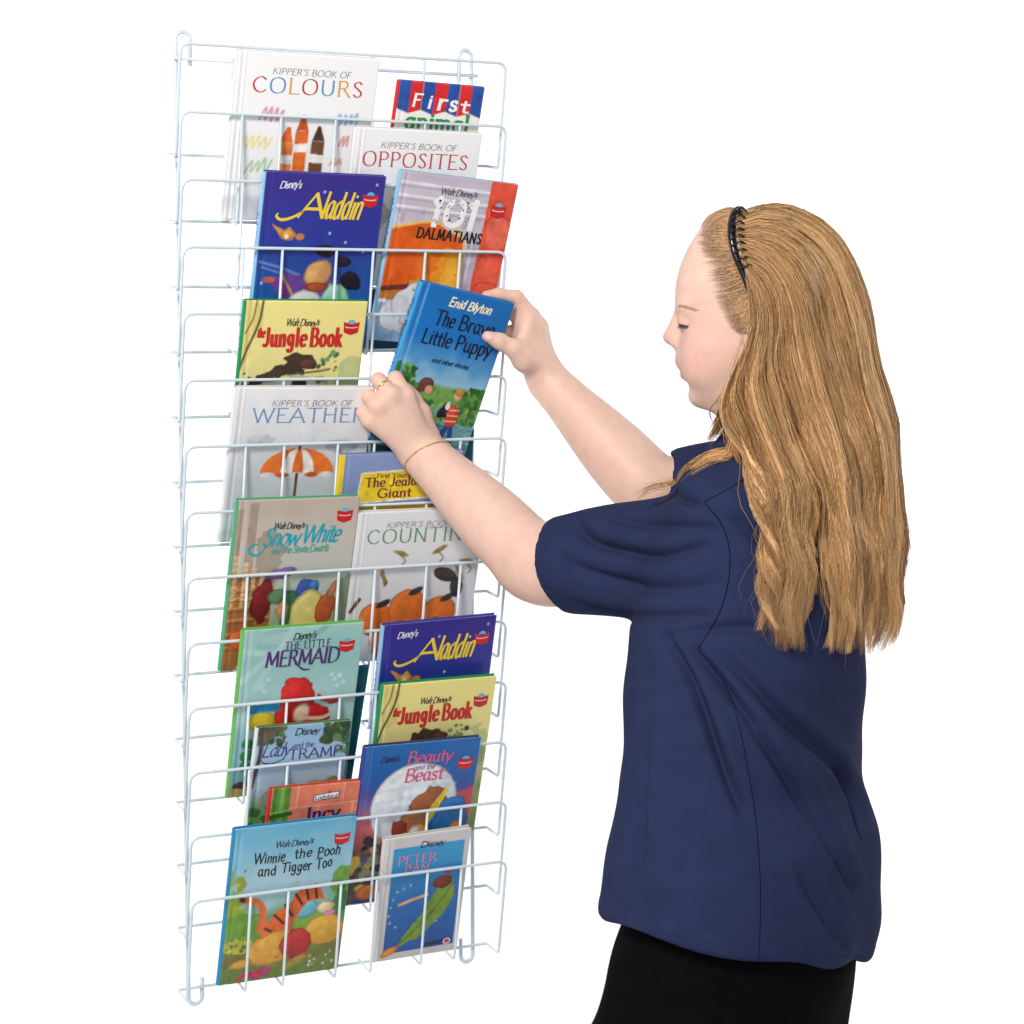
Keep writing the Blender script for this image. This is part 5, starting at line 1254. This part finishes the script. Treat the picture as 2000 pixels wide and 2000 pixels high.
# lock lying forward over the shoulder
def draped(ctrl, n, m, spread, r0, lift=(.004, .010)):
    c0 = crom(np.array(ctrl, float), 10); u = arcl(c0); t = np.linspace(0, 1, m)
    P_ = np.zeros((n, m, 3))
    for i in range(n):
        off = rng.normal(0, 1, 2); ln = rng.uniform(.7, 1.0)
        x = np.interp(t * ln, u, c0[:, 0]) + off[0] * spread * (.5 + .8 * np.sin(t * 3)) ; y = np.interp(t * ln, u, c0[:, 1]) + off[1] * spread * .7 * (.5 + .8 * np.sin(t * 3)) + 3 * np.sin(t * 7 + off[0])
        d = np.minimum(lookup(x, y), 2.86 + .06 * t) - rng.uniform(*lift)
        P_[i] = P_arr(x, y, np.convolve(np.pad(d, 2, mode='edge'), np.ones(5) / 5, 'valid'))
    r = r0 * rng.uniform(.7, 1.2, n)[:, None] * np.clip(1.05 - t[None] ** 3, .12, 1)
    return strands(P_, r, hair_colour(n, m, rng.integers(0, 6, n), np.ones((n, m))))
parts.append(draped([(1440, 800), (1438, 850), (1425, 885), (1385, 893), (1345, 915), (1318, 945)], 240, 18, 5.0, .0006))
parts.append(draped([(1425, 770), (1412, 820), (1392, 850), (1380, 862)], 160, 14, 6.0, .0006))
parts.append(draped([(1424, 800), (1430, 860), (1436, 885), (1444, 905)], 160, 14, 5.0, .0006))
parts.append(draped([(1318, 940), (1275, 950), (1240, 975)], 22, 10, 4.0, .0004))
parts.append(draped([(1408, 770), (1390, 792), (1386, 812), (1396, 832), (1404, 842)], 3, 16, .8, .0007, (.03, .034)))
# hair combed back from the hairline to the band
hl_pts = crom(np.array([(1404, 424), (1382, 437), (1367, 452), (1360, 470), (1368, 500), (1378, 530), (1386, 560), (1396, 590), (1412, 620), (1424, 640), (1442, 652), (1458, 640)], float), 10)
bd_pts = crom(np.array([(1434, 420), (1431, 432), (1430, 446), (1431, 462), (1434, 486), (1440, 508), (1448, 532), (1458, 556), (1466, 580), (1468, 604), (1468, 622), (1468, 640)], float), 10)
n, m = 2600, 11
P_ = []; keep = []
uh = arcl(hl_pts); ub = arcl(bd_pts)
for i in range(n):
    a = rng.random()
    if .34 < a < .62 and rng.random() < .55: continue
    a2 = np.clip(a + rng.normal(0, .012), 0, 1)
    st = rng.uniform(0, .85) ** 1.2
    A0 = np.array([np.interp(a, uh, hl_pts[:, 0]), np.interp(a, uh, hl_pts[:, 1])]); B0 = np.array([np.interp(a2, ub, bd_pts[:, 0]), np.interp(a2, ub, bd_pts[:, 1])])
    t = np.linspace(st, 1.06, m)[:, None]
    q = A0 * (1 - t) + B0 * t; sag = 9 * np.sin(np.pi * t) * np.clip(a - .15, 0, 1); q[:, 1:] += sag
    pts = []
    for x, y in q:
        p, nn = hit(skin_tree, x, y)
        if p is None: break
        pts.append(p + nn * (.0006 + .0045 * math.sin(math.pi * min(1, max(0, (x - q[0, 0]) / (abs(q[-1, 0] - q[0, 0]) + 1e-3)))) * rng.uniform(.3, 1)))
    if len(pts) == m: P_.append(pts)
P_ = np.array(P_); n = len(P_)
tops = []
for i in range(900):                                # over the top of the head, combed straight back
    b = rng.uniform(-.045, .05); x0 = 1366 + 260 * abs(b) + rng.uniform(0, .8) ** 2 * 45; x1 = 1440 + rng.uniform(-3, 3); lf = rng.uniform(.0010, .0050); wv_ = rng.normal(0, .0012); pts = []
    for t_ in np.linspace(0, 1, m):
        r_ = skin_tree.ray_cast(Vector(hp(x0 + (x1 - x0) * t_, 340, b + wv_ * math.sin(t_ * 5))), Vector((0, 0, -1)))
        if r_[0] is None: break
        pts.append(np.array(r_[0]) + np.array(r_[1]) * (.0004 + lf * math.sin(math.pi * min(1, t_ * 1.05)) ** .8))
    if len(pts) == m: tops.append(pts)
tops = np.array(tops)
mir = P_.copy(); off = (mir - H0) @ HL; mir = mir - 2 * off[..., None] * HL
allp = np.vstack([P_, mir, tops]); n2 = len(allp); t = np.linspace(0, 1, m)[None]
cc_ = np.array([.40, .235, .120]) * rng.uniform(.45, 1.6, n2)[:, None, None] * np.ones((n2, m, 1))
fade = np.clip(1 - t * 2.2, 0, 1)[..., None]; cc_ = cc_ * (1 - .85 * fade) + np.array([.64, .43, .34]) * .85 * fade
parts.append(strands(allp, .00045 * rng.uniform(.6, 1.2, n2)[:, None] * np.clip(.06 + t * 1.8, 0, 1), cc_))
Vs, Fs, Cs, off = [], [], [], 0
for v, f, c in parts: Vs.append(v); Fs.append(f + off); Cs.append(c); off += len(v)
hair = mine(mesh_np("hair", np.vstack(Vs), np.vstack(Fs), M_hair, True, np.vstack(Cs)))
print("hair faces", sum(len(f) for f in Fs))

# eyebrow and lashes
def drawn(nm, lines, r, col):
    paths = []
    for ln in lines:
        q = []
        for x, y in crom(np.array(ln, float), 4):
            p, nn = hit(skin_tree, x, y)
            if p is not None: q.append(p + nn * .0004)
        if len(q) > 3: paths.append(np.array(q))
    Vs, Fs, o_ = [], [], 0
    for q in paths:
        v, f = tube(q, r * np.clip(1.1 - np.linspace(0, 1, len(q)) ** 2, .15, 1), 4); Vs.append(v); Fs += [tuple(i + o_ for i in ff) for ff in f]; o_ += len(v)
    if Vs:
        o = mine(mesh_np(nm, np.vstack(Vs), Fs, material(nm, base=col, rough=.6), True)); return o
bh = []
for i in range(70):
    t = random.random(); x = 1325 + 34 * t; y = 597.5 + 9 * t ** 1.5 + random.uniform(-2.6, 2.6) * (1 - .6 * t)
    bh.append([(x, y + 1.2), (x + 4, y - .2), (x + 8.5, y + .6)])
drawn("eyebrow", bh, .00028, (.42, .27, .18))
drawn("eyelashes", [[(1326, 634), (1331, 635.5), (1338, 637), (1345, 637)], [(1327, 633), (1333, 634.5), (1342, 636), (1347, 635)]] + [[(1329 + 2.6 * i, 634.5 + .5 * i), (1326.5 + 2.6 * i, 638 + .4 * i), (1322.5 + 2.8 * i, 640.5 + .3 * i)] for i in range(7)], .0007, (.06, .04, .035))

# ------------------------------------------------------------------ hair band with comb teeth
M_band = material("black_plastic", base=(.008, .008, .009), rough=.2, spec=.5)
bp = crom(np.array([(1445, 414), (1436, 421), (1432, 436), (1430, 452), (1431, 470), (1434, 488), (1441, 510), (1450, 532), (1459, 556), (1467, 580)], float), 6)
near = []
for x, y in bp:
    p, nn = hit(skin_tree, x, y)
    if p is not None: near.append(p + nn * .0042)
near = np.array(near)
off = (near - H0) @ HL; far = near - 2 * off[:, None] * HL
top = (near[0] + far[0]) / 2 + UP * .003
path = np.vstack([near[::-1], top[None], far])
for _ in range(3): path[1:-1] = .5 * path[1:-1] + .25 * (path[2:] + path[:-2])
w_ = .0032 + .0022 * np.exp(-((np.arange(len(path)) - len(near)) / (len(near) * .75)) ** 4)
Vb, Fb = tube(path, w_, 8)
band = mine(mesh_np("headband", Vb, Fb, M_band, True))
teeth = 0
for i in range(0, len(near), 4):
    x, y = bp[min(i + (len(bp) - len(near)), len(bp) - 1)]
    if y > 528: break
    if y < 424: continue
    q = []
    for k, (dx, dy) in enumerate(((0, 2), (9, -1), (17, -4), (24, -2))):
        p, nn = hit(skin_tree, x + dx, y + dy)
        if p is not None: q.append(p + nn * (.0065 + (.004 if k in (1, 2) else 0) + .003))
    if len(q) < 4: continue
    v, f = tube(crom(np.array(q), 4), .0015, 5)
    o = mesh_np("comb_tooth", v, f, M_band, True); o.parent = band
    teeth += 1
# ------------------------------------------------------------------ ring and bracelet
M_gold = material("gold", base=(.83, .58, .26), rough=.28, metallic=1.0)
c = mcL[1] * .42 + piL[1] * .58; ax = (piL[1] - mcL[1]); ax /= np.linalg.norm(ax)
e1 = np.cross(ax, UP); e1 /= np.linalg.norm(e1); e2 = np.cross(ax, e1)
v, f = tube(np.array([c + .0121 * (math.cos(a) * e1 + math.sin(a) * e2) for a in np.linspace(0, 2 * np.pi, 28, endpoint=False)]), .0011, 6, True)
ring = mine(mesh_np("ring", v, f, M_gold, True))
n_ = np.array(hit(skin_tree, 733, 752)[1]) if hit(skin_tree, 733, 752)[0] is not None else e1
tocam = CAM - c; tocam -= ax * (tocam @ ax); tocam /= np.linalg.norm(tocam); sd = np.cross(ax, tocam)
st = c + tocam * .0128
v, f = tube(np.array([st + .0026 * (math.cos(a) * ax + math.sin(a) * sd) for a in np.linspace(0, 2 * np.pi, 10, endpoint=False)]), .0011, 5, True)
o = mesh_np("ring_setting", v, f, M_gold, True); o.parent = ring
bc = wrL * .93 + elL * .07; ax = (elL - wrL) / np.linalg.norm(elL - wrL); ax = ax * .93 + np.array([-.1, 0, -.32]); ax /= np.linalg.norm(ax)
e1 = np.cross(ax, UP); e1 /= np.linalg.norm(e1); e2 = np.cross(ax, e1)
bpts = []
for a in np.linspace(0, 2 * np.pi, 120, endpoint=False):
    dr = math.cos(a) * e1 + math.sin(a) * e2
    r = skin_tree.ray_cast(Vector(bc + dr * .09), Vector(-dr))
    bpts.append(np.array(r[0]) + dr * .0010 if r[0] is not None else bc + dr * .03)
bpts = np.array(bpts)
Vs, Fs, o_ = [], [], 0
for i in range(0, 120, 1):                           # fine chain of oval links
    p0 = bpts[i]; tg = bpts[(i + 1) % 120] - bpts[i - 1]; tg /= np.linalg.norm(tg); rd = p0 - bc; rd /= np.linalg.norm(rd); sd = np.cross(tg, rd)
    u_ = sd if i % 2 else rd
    v, f = tube(np.array([p0 + .0017 * math.cos(a) * tg + .0009 * math.sin(a) * u_ for a in np.linspace(0, 2 * np.pi, 8, endpoint=False)]), .00042, 4, True)
    Vs.append(v); Fs += [tuple(q + o_ for q in ff) for ff in f]; o_ += len(v)
mine(mesh_np("bracelet", np.vstack(Vs), Fs, M_gold, True))
# fingernails
M_nail = material("nail", base=(.70, .47, .42), rough=.25)
def nail(a, b, r, w):
    """a: last joint, b: finger tip; the nail sits on the camera side of the tip"""
    ax = (b - a) / np.linalg.norm(b - a); v = CAM - b; v -= ax * (v @ ax); v /= np.linalg.norm(v)
    # nails face away from the book
    s_ = np.cross(ax, v); V = []; nu, nv = 7, 7
    for i in range(nv):
        for j in range(nu):
            t, q = i / (nv - 1), (j / (nu - 1) - .5) * 1.7
            ww = w * (1 - .25 * abs(2 * t - 1) ** 3)
            p = b + ax * (-.004 + .0095 * t) + s_ * math.sin(q) * ww + v * (math.cos(q) * ww - ww)
            rr = skin_tree.ray_cast(Vector(p + v * .03), Vector(-v))
            V.append(np.array(rr[0]) + v * .0004 if rr[0] is not None else p + v * r)
    F = [(i * nu + j, i * nu + j + 1, (i + 1) * nu + j + 1, (i + 1) * nu + j) for i in range(nv - 1) for j in range(nu - 1)]
    o = mesh_np("fingernail", np.array(V), F, M_nail, True); o.parent = body
nail(PB(975, 666, .0155), PB(953, 657, .0105), .009, .0062)
bpy.context.view_layer.update()
